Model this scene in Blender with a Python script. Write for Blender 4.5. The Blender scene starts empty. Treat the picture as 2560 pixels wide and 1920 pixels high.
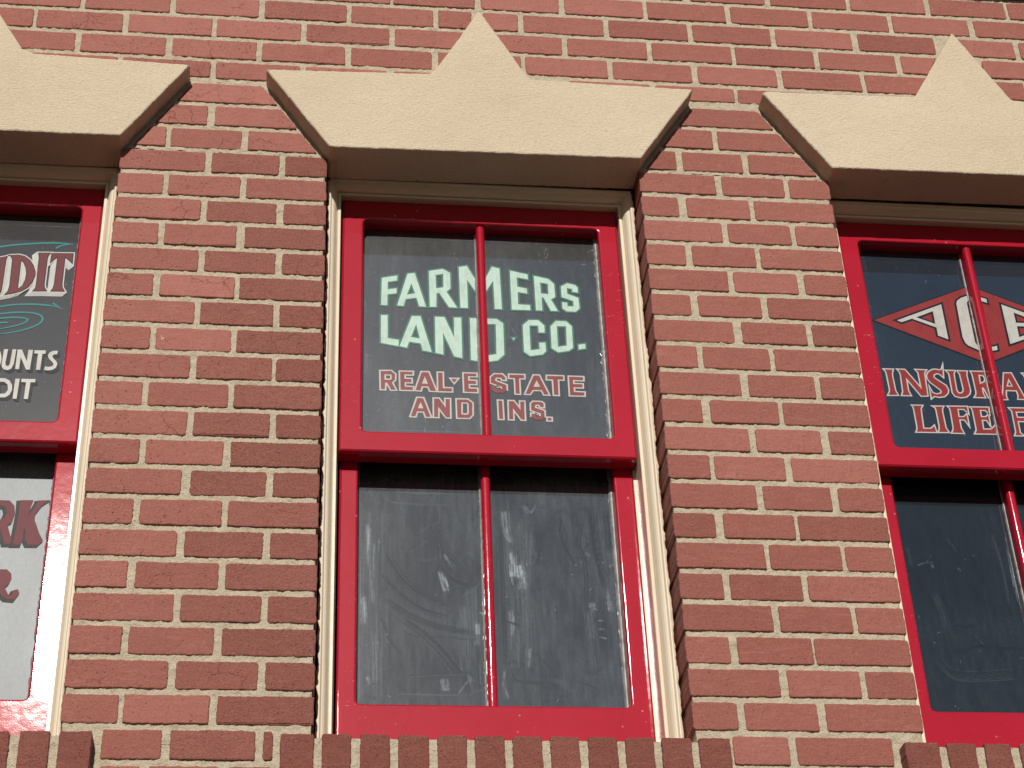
import bpy, math, random
import numpy as np
from mathutils import Vector, Matrix
from mathutils.geometry import tessellate_polygon

random.seed(7); RNG = np.random.default_rng(7)
C = bpy.context.scene.collection
scene = bpy.context.scene
Z0 = 4.3                       # the wall's reference course (top of first course under the lintels) stands 4.3 m above the street

# ------------------------------------------------------------------ camera
YAW, PITCH, ROLL = 0.1391, 0.5948, -0.0453
CAM = Vector((-0.0486, -3.0745, -2.6781 + Z0))
cy_, sy_, cp_, sp_ = math.cos(YAW), math.sin(YAW), math.cos(PITCH), math.sin(PITCH)
fwd = Vector((sy_*cp_, cy_*cp_, sp_)); right = Vector((cy_, -sy_, 0)); up = right.cross(fwd)
r_ = right*math.cos(ROLL) + up*math.sin(ROLL); u_ = up*math.cos(ROLL) - right*math.sin(ROLL)
cd = bpy.data.cameras.new('camera'); cam = bpy.data.objects.new('camera', cd); C.objects.link(cam)
m = Matrix((r_, u_, -fwd)).transposed().to_4x4(); m.translation = CAM; cam.matrix_world = m
cd.sensor_width = 36; cd.lens = 36*4647.8/2560; cd.clip_start = 0.05; cd.clip_end = 500
scene.camera = cam

# ------------------------------------------------------------------ light
EL, AZ = math.radians(26.5), math.radians(7.7)      # sun low over the street, a little to the left of the wall's normal
world = bpy.data.worlds.new("World"); scene.world = world; world.use_nodes = True
wt = world.node_tree; bg = wt.nodes['Background']
sky = wt.nodes.new('ShaderNodeTexSky'); sky.sky_type = 'NISHITA'; sky.sun_disc = False
sky.sun_elevation = EL; sky.sun_rotation = math.pi + AZ
sky.air_density = 1.0; sky.dust_density = 0.5; sky.ozone_density = 1.0
wt.links.new(sky.outputs[0], bg.inputs['Color']); bg.inputs['Strength'].default_value = 0.05
sl = bpy.data.lights.new('sun', 'SUN'); sl.energy = 5.0; sl.angle = math.radians(0.53); sl.color = (1.0, 0.955, 0.885)
so = bpy.data.objects.new('sun', sl); C.objects.link(so)
so.rotation_euler = Vector((math.sin(AZ)*math.cos(EL), math.cos(AZ)*math.cos(EL), -math.sin(EL))).to_track_quat('-Z', 'Y').to_euler()
so.location = (-3, -20, 14)
scene.view_settings.view_transform = 'Standard'; scene.view_settings.look = 'None'
scene.view_settings.gamma = 1.0; scene.view_settings.exposure = -0.28; scene.view_settings.use_curve_mapping = False


# ------------------------------------------------------------------ materials
class NT:
    def __init__(s, name):
        s.m = bpy.data.materials.new(name); s.m.use_nodes = True; s.t = s.m.node_tree
        s.b = s.t.nodes['Principled BSDF']; s.n = s.t.nodes; s.l = s.t.links
    def node(s, k, **kw):
        n = s.n.new(k)
        for a, v in kw.items():
            if a.startswith('i_'): n.inputs[a[2:].replace('_', ' ')].default_value = v
            else: setattr(n, a, v)
        return n
    def link(s, a, b): s.l.new(a, b)
    def pos(s, scale=(1, 1, 1)):
        g = s.node('ShaderNodeNewGeometry'); mp = s.node('ShaderNodeMapping'); mp.inputs['Scale'].default_value = scale
        s.link(g.outputs['Position'], mp.inputs['Vector']); return mp.outputs[0]
    def noise(s, scale, detail=4, rough=0.55, vec=None, dist=0.0):
        n = s.node('ShaderNodeTexNoise'); n.inputs['Scale'].default_value = scale; n.inputs['Detail'].default_value = detail
        n.inputs['Roughness'].default_value = rough; n.inputs['Distortion'].default_value = dist
        s.link(vec if vec is not None else s.pos(), n.inputs['Vector']); return n.outputs[0]
    def ramp(s, fac, *stops):
        r = s.node('ShaderNodeValToRGB'); e = r.color_ramp.elements
        while len(e) < len(stops): e.new(0.5)
        for q, (p, c) in zip(e, stops): q.position = p; q.color = (c, c, c, 1) if not isinstance(c, tuple) else (*c, 1)
        s.link(fac, r.inputs[0]); return r.outputs[0]
    def math(s, op, a, b=None, c=None):
        n = s.node('ShaderNodeMath'); n.operation = op
        for i, v in enumerate((a, b, c)):
            if v is None: continue
            if isinstance(v, (int, float)): n.inputs[i].default_value = v
            else: s.link(v, n.inputs[i])
        return n.outputs[0]
    def mix(s, f, a, b, mode='MIX'):
        n = s.node('ShaderNodeMix'); n.data_type = 'RGBA'; n.blend_type = mode
        for i, v in ((0, f), (6, a), (7, b)):
            if isinstance(v, (int, float)): n.inputs[i].default_value = v
            elif isinstance(v, tuple): n.inputs[i].default_value = (*v, 1)
            else: s.link(v, n.inputs[i])
        return n.outputs[2]
    def attr(s, name):
        n = s.node('ShaderNodeAttribute'); n.attribute_name = name; sp = s.node('ShaderNodeSeparateColor')
        s.link(n.outputs['Color'], sp.inputs[0]); return sp.outputs
    def bump(s, h, strength, dist, prev=None):
        b = s.node('ShaderNodeBump'); b.inputs['Strength'].default_value = strength if isinstance(strength, (int, float)) else 1.0; b.inputs['Distance'].default_value = dist
        if isinstance(strength, bpy.types.NodeSocket): s.link(strength, b.inputs['Strength'])
        s.link(h, b.inputs['Height'])
        if prev is not None: s.link(prev, b.inputs['Normal'])
        return b.outputs[0]
    def base(s, c):
        if isinstance(c, tuple): s.b.inputs['Base Color'].default_value = (*c, 1)
        else: s.link(c, s.b.inputs['Base Color'])
    def set(s, **kw):
        for k, v in kw.items():
            i = s.b.inputs[k.replace('_', ' ')]
            if isinstance(v, bpy.types.NodeSocket): s.link(v, i)
            else: i.default_value = v

def mat_brick():
    s = NT('brick'); a = s.attr('tone')             # R tone, G coarse grain, B seed
    P = s.node('ShaderNodeNewGeometry').outputs['Position']
    off = s.node('ShaderNodeVectorMath'); off.operation = 'ADD'
    cmb = s.node('ShaderNodeCombineXYZ'); k = s.math('MULTIPLY', a[2], 37.0)
    for i in range(3): s.link(k, cmb.inputs[i])
    s.link(P, off.inputs[0]); s.link(cmb.outputs[0], off.inputs[1]); V = off.outputs[0]
    big = s.noise(9, 3, 0.6, V); mid = s.noise(45, 5, 0.65, V); fine = s.noise(420, 5, 0.7, V)
    st = s.node('ShaderNodeMapping'); st.inputs['Scale'].default_value = (22, 22, 150); s.link(V, st.inputs[0])
    drag = s.noise(1.0, 4, 0.65, st.outputs[0], 0.8)            # drag marks along the brick
    st2 = s.node('ShaderNodeMapping'); st2.inputs['Scale'].default_value = (170, 60, 34); s.link(V, st2.inputs[0])
    vert = s.noise(1.0, 3, 0.6, st2.outputs[0], 0.5); speck = s.noise(240, 4, 0.7, V)
    col = s.mix(a[0], (0.318, 0.096, 0.069), (0.455, 0.170, 0.129))
    col = s.mix(s.math('MULTIPLY', s.ramp(big, (0.35, 0.0), (0.7, 1.0)), 0.35), col, (0.29, 0.088, 0.062))
    col = s.mix(s.math('MULTIPLY', s.ramp(mid, (0.52, 0.0), (0.72, 1.0)), 0.38), col, (0.42, 0.170, 0.128))
    col = s.mix(s.math('MULTIPLY', s.ramp(fine, (0.40, 1.0), (0.62, 0.0)), 0.30), col, (0.22, 0.062, 0.043))
    col = s.mix(s.math('MULTIPLY', s.ramp(speck, (0.36, 1.0), (0.55, 0.0)), s.math('MULTIPLY_ADD', a[1], 0.24, 0.20)), col, (0.20, 0.058, 0.040))
    col = s.mix(s.math('MULTIPLY', s.ramp(drag, (0.54, 0.0), (0.70, 1.0)), 0.30), col, (0.46, 0.20, 0.16))
    vo = s.node('ShaderNodeTexVoronoi'); vo.inputs['Scale'].default_value = 105; s.link(V, vo.inputs['Vector'])
    pitm = s.math('MULTIPLY', s.ramp(vo.outputs['Distance'], (0.10, 1.0), (0.24, 0.0)), s.ramp(s.noise(16, 3, 0.6, V), (0.46, 0.0), (0.58, 1.0)))
    col = s.mix(s.math('MULTIPLY', pitm, 0.55), col, (0.10, 0.028, 0.020))
    # a few long cracks and scratches
    cr = s.node('ShaderNodeTexVoronoi'); cr.feature = 'DISTANCE_TO_EDGE'; cr.inputs['Scale'].default_value = 13
    wv = s.node('ShaderNodeVectorMath'); wv.operation = 'ADD'; nz = s.node('ShaderNodeTexNoise'); nz.inputs['Scale'].default_value = 30
    s.link(V, nz.inputs['Vector']); mu = s.node('ShaderNodeVectorMath'); mu.operation = 'SCALE'; mu.inputs[3].default_value = 0.05
    s.link(nz.outputs['Color'], mu.inputs[0]); s.link(V, wv.inputs[0]); s.link(mu.outputs[0], wv.inputs[1]); s.link(wv.outputs[0], cr.inputs['Vector'])
    sx = s.node('ShaderNodeSeparateXYZ'); s.link(P, sx.inputs[0]); old = s.ramp(s.math('MULTIPLY_ADD', sx.outputs[0], 0.25, 0.5), (0.60, 1.0), (0.68, 0.22))     # the bricks of the right-hand piers are newer
    pitm = s.math('MULTIPLY', pitm, old)
    crack = s.math('MULTIPLY', old, s.math('MULTIPLY', s.ramp(cr.outputs['Distance'], (0.004, 1.0), (0.013, 0.0)), s.ramp(s.noise(7, 2, 0.5, V), (0.57, 0.0), (0.64, 1.0))))
    col = s.mix(s.math('MULTIPLY', crack, 0.40), col, (0.12, 0.032, 0.022))
    s.base(col); s.set(Roughness=0.62); s.b.inputs['Specular IOR Level'].default_value = 0.45
    grain = s.math('ADD', s.math('MULTIPLY', fine, s.math('MULTIPLY_ADD', a[1], 1.0, 0.35)), s.math('MULTIPLY', mid, 0.9))
    wr = s.noise(125, 5, 0.7, V, 1.2)
    n = s.bump(grain, 1.0, 0.0036); n = s.bump(wr, s.math('MULTIPLY_ADD', a[1], 0.4, 0.45), 0.0045, n)
    n = s.bump(s.math('ADD', s.math('MULTIPLY', drag, 0.5), s.math('MULTIPLY', vert, 0.5)), 0.6, 0.0030, n)
    n = s.bump(s.math('SUBTRACT', 1.0, s.math('MAXIMUM', pitm, crack)), 0.8, 0.0015, n)
    s.link(n, s.b.inputs['Normal']); return s.m

def mat_mortar():
    s = NT('mortar'); f = s.noise(320, 5, 0.7); g = s.noise(40, 4, 0.6); big = s.noise(3, 2)
    col = s.mix(s.ramp(g, (0.35, 0.0), (0.7, 1.0)), (0.515, 0.428, 0.312), (0.630, 0.535, 0.398))
    col = s.mix(s.math('MULTIPLY', s.ramp(f, (0.36, 1.0), (0.5, 0.0)), 0.35), col, (0.33, 0.27, 0.18))
    col = s.mix(s.math('MULTIPLY', s.ramp(big, (0.4, 0.0), (0.7, 1.0)), 0.25), col, (0.50, 0.44, 0.34))
    s.base(col); s.set(Roughness=0.95); s.b.inputs['Specular IOR Level'].default_value = 0.2
    n = s.bump(f, 0.9, 0.0034); n = s.bump(g, 0.8, 0.006, n); n = s.bump(s.noise(130, 4, 0.7), 0.8, 0.004, n); s.link(n, s.b.inputs['Normal']); return s.m

def mat_stucco():
    s = NT('stucco'); f = s.noise(330, 4, 0.6, s.pos((1, 1, 1.6))); g = s.noise(150, 4, 0.65, s.pos((0.8, 1, 1.5))); big = s.noise(2.3, 4, 0.6)
    col = s.mix(s.ramp(big, (0.35, 0.0), (0.7, 1.0)), (0.640, 0.525, 0.378), (0.695, 0.580, 0.430))
    col = s.mix(s.math('MULTIPLY', s.ramp(g, (0.3, 1.0), (0.45, 0.0)), 0.35), col, (0.52, 0.42, 0.28))
    col = s.mix(s.math('MULTIPLY', s.ramp(f, (0.34, 1.0), (0.50, 0.0)), 0.30), col, (0.44, 0.35, 0.235))
    sp = s.node('ShaderNodeTexVoronoi'); sp.inputs['Scale'].default_value = 9; s.link(s.pos(), sp.inputs['Vector'])
    col = s.mix(s.math('MULTIPLY', s.ramp(sp.outputs['Distance'], (0.018, 1.0), (0.035, 0.0)), 0.6), col, (0.20, 0.15, 0.09))
    s.base(col); s.set(Roughness=0.92); s.b.inputs['Specular IOR Level'].default_value = 0.25
    n = s.bump(f, 0.8, 0.0030); n = s.bump(g, 0.75, 0.0040, n); n = s.bump(s.noise(14, 3), 0.35, 0.01, n)
    s.link(n, s.b.inputs['Normal']); return s.m

def mat_paint(name, c, c2, rough, peel, scratches=True, coat=0.0):
    s = NT(name); g = s.noise(6, 4, 0.6); f = s.noise(330, 2, 0.5)
    col = s.mix(s.ramp(g, (0.35, 0.0), (0.7, 1.0)), c, c2)
    if scratches:
        sc = s.noise(1.0, 2, 0.5, s.pos((60, 20, 260)), 1.5); w = s.noise(4.5, 3)
        msk = s.math('MULTIPLY', s.ramp(sc, (0.69, 0.0), (0.73, 1.0)), s.ramp(w, (0.52, 0.0), (0.60, 1.0)))
        dots = s.node('ShaderNodeTexVoronoi'); dots.inputs['Scale'].default_value = 42; s.link(s.pos(), dots.inputs['Vector'])
        dm = s.math('MULTIPLY', s.ramp(dots.outputs['Distance'], (0.05, 1.0), (0.10, 0.0)), s.ramp(s.noise(11, 2), (0.53, 0.0), (0.58, 1.0)))
        col = s.mix(s.math('MULTIPLY', s.math('MAXIMUM', msk, dm), 0.6), col, (0.75, 0.32, 0.33))
    s.base(col); s.set(Roughness=rough); s.b.inputs['Specular IOR Level'].default_value = 0.5
    s.b.inputs['Coat Weight'].default_value = coat; s.b.inputs['Coat Roughness'].default_value = 0.42
    n = s.bump(f, peel, 0.00007); n = s.bump(s.noise(25, 2), peel, 0.0005, n); s.link(n, s.b.inputs['Normal'])
    if coat: s.link(n, s.b.inputs['Coat Normal'])
    return s.m

def mat_glass(name, base, dust, amount, rough, streak, seed, haze=0.15, bands=(), swipe=0.0, spec=1.0):  # the dust colours lean blue, a tint standing in for reflected sky
    """dark window glass under a film of wiped dust: film, vertical runs, wiped strokes, flecks"""
    s = NT(name); s.g = s.node('ShaderNodeNewGeometry').outputs['Position']
    def off(sc, rot=0.0):
        mp = s.node('ShaderNodeMapping'); mp.inputs['Scale'].default_value = sc; mp.inputs['Location'].default_value = (seed*3.1, seed*1.7, seed*5.3)
        v = s.g
        if rot:
            q = s.node('ShaderNodeMapping'); q.inputs['Rotation'].default_value = (0, rot, 0); s.link(s.g, q.inputs[0]); v = q.outputs[0]
        s.link(v, mp.inputs[0]); return mp.outputs[0]
    film = s.noise(1.0, 5, 0.6, off((6, 5, 3)), 0.6); grain = s.noise(1.0, 3, 0.7, off((230, 90, 110)))
    vst = s.noise(1.0, 5, 0.65, off((110, 20, 5.5)), 0.5); vm = s.noise(1.0, 3, 0.55, off((13, 9, 4.5)), 0.5)
    a = s.math('MULTIPLY', s.ramp(film, (0.25, 0.35), (0.75, 1.0)), s.ramp(grain, (0.25, 0.6), (0.75, 1.2)))
    d = s.math('MULTIPLY', a, amount)
    w1 = s.noise(1.0, 3, 0.55, off((4.5, 5, 34), -0.72), 0.9); w2 = s.noise(1.0, 3, 0.5, off((34, 5, 5), -0.15), 1.4)
    wm = s.ramp(s.noise(1.0, 2, 0.5, off((5, 4, 5))), (0.45, 0.0), (0.58, 1.0))
    wp = s.math('MULTIPLY', s.math('MAXIMUM', s.ramp(w1, (0.54, 0.0), (0.60, 1.0)), s.math('MULTIPLY', s.ramp(w2, (0.56, 0.0), (0.63, 1.0)), 0.6)), wm)
    d = s.math('MULTIPLY', d, s.math('SUBTRACT', 1.0, s.math('MULTIPLY', wp, swipe)))
    st = s.math('MULTIPLY', s.ramp(vst, (0.52, 0.0), (0.74, 1.0)), s.ramp(vm, (0.50, 0.0), (0.66, 1.0)))
    d = s.math('ADD', d, s.math('MULTIPLY', st, streak*0.45))
    if bands:
        sx = s.node('ShaderNodeSeparateXYZ'); s.link(s.g, sx.inputs[0])
        wob = s.math('MULTIPLY_ADD', s.noise(1.0, 2, 0.5, off((4, 4, 6))), 0.05, -0.025); xx = s.math('ADD', sx.outputs[0], wob)
        rg = s.ramp(s.noise(1.0, 5, 0.65, off((130, 20, 9)), 0.5), (0.38, 0.0), (0.72, 1.0)); mz = s.ramp(s.noise(1.0, 3, 0.6, off((11, 5, 6))), (0.36, 0.0), (0.62, 1.0))
        for (x0, w, k) in bands:
            q = s.math('MAXIMUM', s.math('SUBTRACT', 1.0, s.math('MULTIPLY', s.math('ABSOLUTE', s.math('SUBTRACT', xx, x0)), 1.0/w)), 0.0)
            d = s.math('ADD', d, s.math('MULTIPLY', s.math('MULTIPLY', s.math('MULTIPLY', q, rg), mz), k))
    if not bands and swipe < 0: d = s.math('MULTIPLY', s.attr('tone')[0], s.ramp(grain, (0.25, 0.75), (0.75, 1.2)))      # dust laid and wiped stroke by stroke on the pane
    sc = s.noise(1.0, 2, 0.4, off((60, 40, 45)), 2.0)
    fl = s.math('MULTIPLY', s.ramp(sc, (0.715, 0.0), (0.75, 1.0)), s.ramp(s.noise(1.0, 2, 0.5, off((6, 6, 6))), (0.46, 0.0), (0.58, 1.0)))
    d = s.math('ADD', d, s.math('MULTIPLY', fl, 0.30)); d = s.math('MINIMUM', d, 1.0)
    s.base(s.mix(d, base, dust)); s.set(Roughness=rough); s.b.inputs['IOR'].default_value = 2.0; s.b.inputs['Specular IOR Level'].default_value = 0.55*spec      # double glazed, so it mirrors more of the sky than one pane
    s.b.inputs['Coat Weight'].default_value = haze; s.b.inputs['Coat Roughness'].default_value = 0.36
    return s.m

def mat_flat(name, c, rough=0.5, spec=0.4, var=0.12, emis=None):
    s = NT(name); f = s.noise(35, 4, 0.6); g = s.noise(1.0, 3, 0.6, s.pos((220, 60, 30)))
    d = tuple(x*(1-var*2.5) for x in c)
    s.base(s.mix(s.math('MULTIPLY', s.ramp(s.math('ADD', s.math('MULTIPLY', f, 0.6), s.math('MULTIPLY', g, 0.4)), (0.45, 0.0), (0.62, 1.0)), 0.5), c, d))
    s.set(Roughness=rough); s.b.inputs['Specular IOR Level'].default_value = spec; return s.m

M = dict(brick=mat_brick(), mortar=mat_mortar(), stucco=mat_stucco(),
    red=mat_paint('red_paint', (0.36, 0.006, 0.020), (0.395, 0.008, 0.025), 0.06, 0.5, True, 0.10),
    cream=mat_paint('cream_paint', (0.70, 0.60, 0.45), (0.74, 0.645, 0.49), 0.17, 0.9, False),
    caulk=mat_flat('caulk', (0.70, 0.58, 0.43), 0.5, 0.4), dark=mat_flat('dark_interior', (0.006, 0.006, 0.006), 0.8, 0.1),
    sealant=mat_flat('clear_sealant', (0.22, 0.22, 0.21), 0.42, 0.5, 0.3),
    mint=mat_flat('mint_letter_paint', (0.44, 0.585, 0.505), 0.4, 0.15), green=mat_flat('green_outline_paint', (0.050, 0.165, 0.120), 0.4, 0.15),
    maroon=mat_flat('faded_red_letter_paint', (0.215, 0.052, 0.054), 0.4, 0.15), white=mat_flat('white_letter_paint', (0.45, 0.44, 0.41), 0.4, 0.15),
    signred=mat_flat('sign_red_paint', (0.24, 0.030, 0.032), 0.4, 0.15), wine=mat_flat('wine_red_paint', (0.125, 0.014, 0.020), 0.45, 0.12),
    black=mat_flat('black_outline_paint', (0.012, 0.014, 0.014), 0.45, 0.12), teal=mat_flat('teal_scroll_paint', (0.02, 0.19, 0.19), 0.45, 0.12),
    navy=mat_flat('dark_outline_paint', (0.010, 0.014, 0.020), 0.4, 0.15), ground=mat_flat('street_paving', (0.036, 0.027, 0.021), 0.95, 0.1),
    cornice=mat_flat('cornice_paint', (0.16, 0.08, 0.05), 0.6, 0.3),
    glass_up=mat_glass('dusty_glass_centre', (0.012, 0.015, 0.017), (0.30, 0.335, 0.35), 0.3, 0.06, 0.10, 1, 0.20, (), -1, 1.6),
    glass_low=mat_glass('smeared_glass_centre', (0.008, 0.011, 0.015), (0.42, 0.475, 0.51), 0.14, 0.06, 0.40, 2, 0.08, (), -1),
    glass_right=mat_glass('clean_dark_glass', (0.009, 0.016, 0.026), (0.19, 0.27, 0.34), 0.06, 0.03, 0.03, 3, 0.08, ((1.200, 0.06, 0.12),), 0.2, 1.2),
    glass_rlow=mat_glass('dark_glass_low', (0.006, 0.010, 0.015), (0.24, 0.29, 0.31), 0.13, 0.05, 0.22, 4, 0.10, (), -1, 0.6),
    glass_left=mat_glass('grey_glass_left', (0.012, 0.013, 0.015), (0.30, 0.325, 0.335), 0.07, 0.045, 0.06, 5, 0.08, (), 0.2),
    glass_llow=mat_glass('hazy_glass_left', (0.03, 0.032, 0.035), (0.36, 0.44, 0.48), 0.36, 0.36, 0.2, 6, 0.0))
q = M['glass_llow'].node_tree.nodes['Principled BSDF'].inputs; q['IOR'].default_value = 1.5; q['Specular IOR Level'].default_value = 0.22

# ------------------------------------------------------------------ mesh helpers
class MB:
    def __init__(s): s.v = []; s.f = []; s.mi = []; s.sm = []; s.c = []; s.col = (0.5, 0.5, 0.5)
    def vert(s, x, y, z): s.v.append((x, y, z + Z0)); s.c.append(s.col); return len(s.v) - 1
    def face(s, idx, mi=0, smooth=False): s.f.append(tuple(idx)); s.mi.append(mi); s.sm.append(smooth)
    def box(s, x0, x1, y0, y1, z0, z1, mi=0):
        q = [s.vert(x, y, z) for z in (z0, z1) for y in (y0, y1) for x in (x0, x1)]
        for a in ((0,2,3,1), (4,5,7,6), (0,1,5,4), (2,6,7,3), (0,4,6,2), (1,3,7,5)): s.face([q[i] for i in a], mi)
    def ring(s, pts, y): return [s.vert(x, y, z) for x, z in pts]
    def loft(s, r0, r1, mi=0, smooth=True, closed=True):
        n = len(r0)
        for i in range(n if closed else n - 1):
            j = (i + 1) % n; s.face((r0[i], r0[j], r1[j], r1[i]), mi, smooth)
    def fill(s, rings, mi=0, smooth=False):
        """flat face between an outer ring and hole rings (vertex index lists)"""
        flat = [i for r in rings for i in r]
        tris = tessellate_polygon([[Vector((s.v[i][0], s.v[i][2], 0)) for i in r] for r in rings])
        for t in tris:
            q = [flat[i] for i in t]; a, b, c = (s.v[i] for i in q)
            area = (b[0]-a[0])*(c[2]-a[2]) - (b[2]-a[2])*(c[0]-a[0])
            if abs(area) < 1e-12: continue
            s.face(q if area > 0 else q[::-1], mi, smooth)
    def build(s, name, mats, parent=None, label=None):
        me = bpy.data.meshes.new(name); me.from_pydata(s.v, [], s.f); me.update()
        for k in (mats if isinstance(mats, (list, tuple)) else [mats]): me.materials.append(M[k])
        me.polygons.foreach_set('material_index', s.mi); me.polygons.foreach_set('use_smooth', s.sm)
        ca = me.color_attributes.new('tone', 'FLOAT_COLOR', 'POINT')
        ca.data.foreach_set('color', np.array([(*c, 1.0) for c in s.c], dtype=np.float32).ravel())
        o = bpy.data.objects.new(name, me); C.objects.link(o)
        if parent is not None: o.parent = parent
        if label: o['label'] = label
        return o

def area(p): return 0.5*sum(p[i-1][0]*p[i][1] - p[i][0]*p[i-1][1] for i in range(len(p)))
def ccw(p): return list(p) if area(p) > 0 else list(p)[::-1]
def offset(p, d, lim=2.2):
    """mitred offset of a ccw polygon, d > 0 grows it"""
    n = len(p); out = []
    for i in range(n):
        a, b, c = p[i-1], p[i], p[(i+1) % n]
        e1 = (b[0]-a[0], b[1]-a[1]); e2 = (c[0]-b[0], c[1]-b[1]); l1 = math.hypot(*e1) or 1e-9; l2 = math.hypot(*e2) or 1e-9
        n1 = (e1[1]/l1, -e1[0]/l1); n2 = (e2[1]/l2, -e2[0]/l2); k = 1 + n1[0]*n2[0] + n1[1]*n2[1]
        k = max(k, 2/(lim*lim)); out.append((b[0] + d*(n1[0]+n2[0])/k, b[1] + d*(n1[1]+n2[1])/k))
    return out
def grow(p, d):
    """offset of a ccw outline that drops the edges the offset swallows"""
    E = []
    for i in range(len(p)):
        a, b = p[i], p[(i+1) % len(p)]; l = math.hypot(b[0]-a[0], b[1]-a[1])
        if l < 1e-6: continue
        t = ((b[0]-a[0])/l, (b[1]-a[1])/l); E.append((a[0]+t[1]*d, a[1]-t[0]*d, t))
    def meet(e, f):
        x = e[2][0]*f[2][1] - e[2][1]*f[2][0]
        if abs(x) < 0.03: return (f[0], f[1])
        k = ((f[0]-e[0])*f[2][1] - (f[1]-e[1])*f[2][0])/x; return (e[0]+e[2][0]*k, e[1]+e[2][1]*k)
    while len(E) > 3:
        n = len(E); V = [meet(E[i-1], E[i]) for i in range(n)]
        bad = [((V[(i+1) % n][0]-V[i][0])*E[i][2][0] + (V[(i+1) % n][1]-V[i][1])*E[i][2][1], i) for i in range(n)]
        w, i = min(bad)
        if w >= -1e-9: break
        E.pop(i)
    n = len(E); return [meet(E[i-1], E[i]) for i in range(n)]
def rounded(p, r, seg=4):
    n = len(p); out = []
    for i in range(n):
        a, b, c = p[i-1], p[i], p[(i+1) % n]
        l1 = math.hypot(a[0]-b[0], a[1]-b[1]); l2 = math.hypot(c[0]-b[0], c[1]-b[1]); q = min(r, l1*0.45, l2*0.45)
        s = (b[0]+(a[0]-b[0])/l1*q, b[1]+(a[1]-b[1])/l1*q); e = (b[0]+(c[0]-b[0])/l2*q, b[1]+(c[1]-b[1])/l2*q)
        for t in range(seg + 1):
            t /= seg; out.append(((1-t)**2*s[0]+2*t*(1-t)*b[0]+t*t*e[0], (1-t)**2*s[1]+2*t*(1-t)*b[1]+t*t*e[1]))
    return out
def resample(p, step):
    out = []
    for i in range(len(p)):
        a, b = p[i], p[(i+1) % len(p)]; k = max(1, int(math.hypot(b[0]-a[0], b[1]-a[1])/step))
        out += [(a[0]+(b[0]-a[0])*t/k, a[1]+(b[1]-a[1])*t/k) for t in range(k)]
    return out
def jitter(p, amp, fine):
    ph = [random.uniform(0, 6.28) for _ in range(6)]; out = []
    n = offset(p, 1.0); L = 0
    for i, (a, b) in enumerate(zip(p, n)):
        L += math.hypot(a[0]-p[i-1][0], a[1]-p[i-1][1]) if i else 0
        d = amp*(math.sin(L*38+ph[0])*0.5 + math.sin(L*97+ph[1])*0.35 + math.sin(L*211+ph[2])*0.3) + random.gauss(0, fine)
        dx, dz = b[0]-a[0], b[1]-a[1]; l = math.hypot(dx, dz) or 1
        out.append((a[0]+dx/l*d, a[1]+dz/l*d))
    return out
def clip(p, a, b, keep_left):
    """clip polygon by the line a-b"""
    out = []; s = 1 if keep_left else -1
    f = lambda q: s*((b[0]-a[0])*(q[1]-a[1]) - (b[1]-a[1])*(q[0]-a[0]))
    for i in range(len(p)):
        q, r = p[i-1], p[i]; fq, fr = f(q), f(r)
        if (fq >= 0) != (fr >= 0): t = fq/(fq-fr); out.append((q[0]+(r[0]-q[0])*t, q[1]+(r[1]-q[1])*t))
        if fr >= 0: out.append(r)
    return out
def minus_convex(p, K, both=False):
    """pieces of convex polygon p outside convex ccw polygon K"""
    inside = p
    for i in range(len(K)):
        inside = clip(inside, K[i], K[(i+1) % len(K)], True)
        if len(inside) < 3: return [p]
    if abs(area(inside)) < 2e-6: return [p]
    pcs = []
    for i in range(len(K)):
        q = clip(p, K[i], K[(i+1) % len(K)], False)
        if len(q) >= 3 and abs(area(q)) > 9e-5: pcs.append(q)
    pcs.sort(key=lambda q: -abs(area(q)))
    if both and len(pcs) > 1:
        a, b = pcs[0], pcs[1]; ax = sum(q[0] for q in a)/len(a); bx = sum(q[0] for q in b)/len(b)
        if min(q[0] for q in (a if ax > bx else b)) >= max(q[0] for q in (b if ax > bx else a)) - 0.004: return [a, b]
    return pcs[:1]

# ------------------------------------------------------------------ layout of the wall (metres; x along the wall, z up from the reference course)
H = 0.0667; BH = 0.0548; PW = 0.685
OPEN = [(-1.1241, -0.4391), (0.0, 0.6851), (1.1153, 1.8003)]       # the three window openings
ZTOP, ZSILL = -0.004, -1.352
def lint(pts): return ccw(pts)
LC = [(-0.1389, 0.2075), (0.0040, -0.0087), (0.6828, -0.0001), (0.8193, 0.2133), (0.452, 0.2178), (0.437, 0.236), (0.3388, 0.4269), (0.241, 0.243), (0.2229, 0.2198)]
LR = [(0.9794, 0.2136), (0.9905, 0.2190), (1.338, 0.2250), (1.4651, 0.4408), (1.5700, 0.2330), (1.5832, 0.2290), (1.9350, 0.2250), (1.8003, 0.0050), (1.1134, -0.001)]
LL = [(-1.2630, 0.2095), (-1.1225, -0.0087), (-0.4372, -0.0051), (-0.3033, 0.2095), (-0.640, 0.2190), (-0.664, 0.2300), (-0.7815, 0.4269), (-0.889, 0.236), (-0.905, 0.2190)]
LINT = [ccw(LL), ccw(LC), ccw(LR)]
TRAP = [ccw([LL[0], LL[1], LL[2], LL[3]]), ccw([LC[0], LC[1], LC[2], LC[3]]), ccw([LR[0], LR[8], LR[7], LR[6]])]
GAB = [ccw([(-0.895, 0.19), (-0.7815, 0.4269), (-0.660, 0.19)]), ccw([(0.226, 0.19), (0.3388, 0.4269), (0.456, 0.19)]), ccw([(1.338, 0.19), (1.4651, 0.4408), (1.586, 0.19)])]
TRAPM = [offset(t, 0.010) for t in TRAP]; GABM = [offset(g, 0.010) for g in GAB]
SILLX = [(-1.184, -0.3791), (-0.057, 0.7429), (1.0646, 1.862)]; SILLB = -1.545

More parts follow.
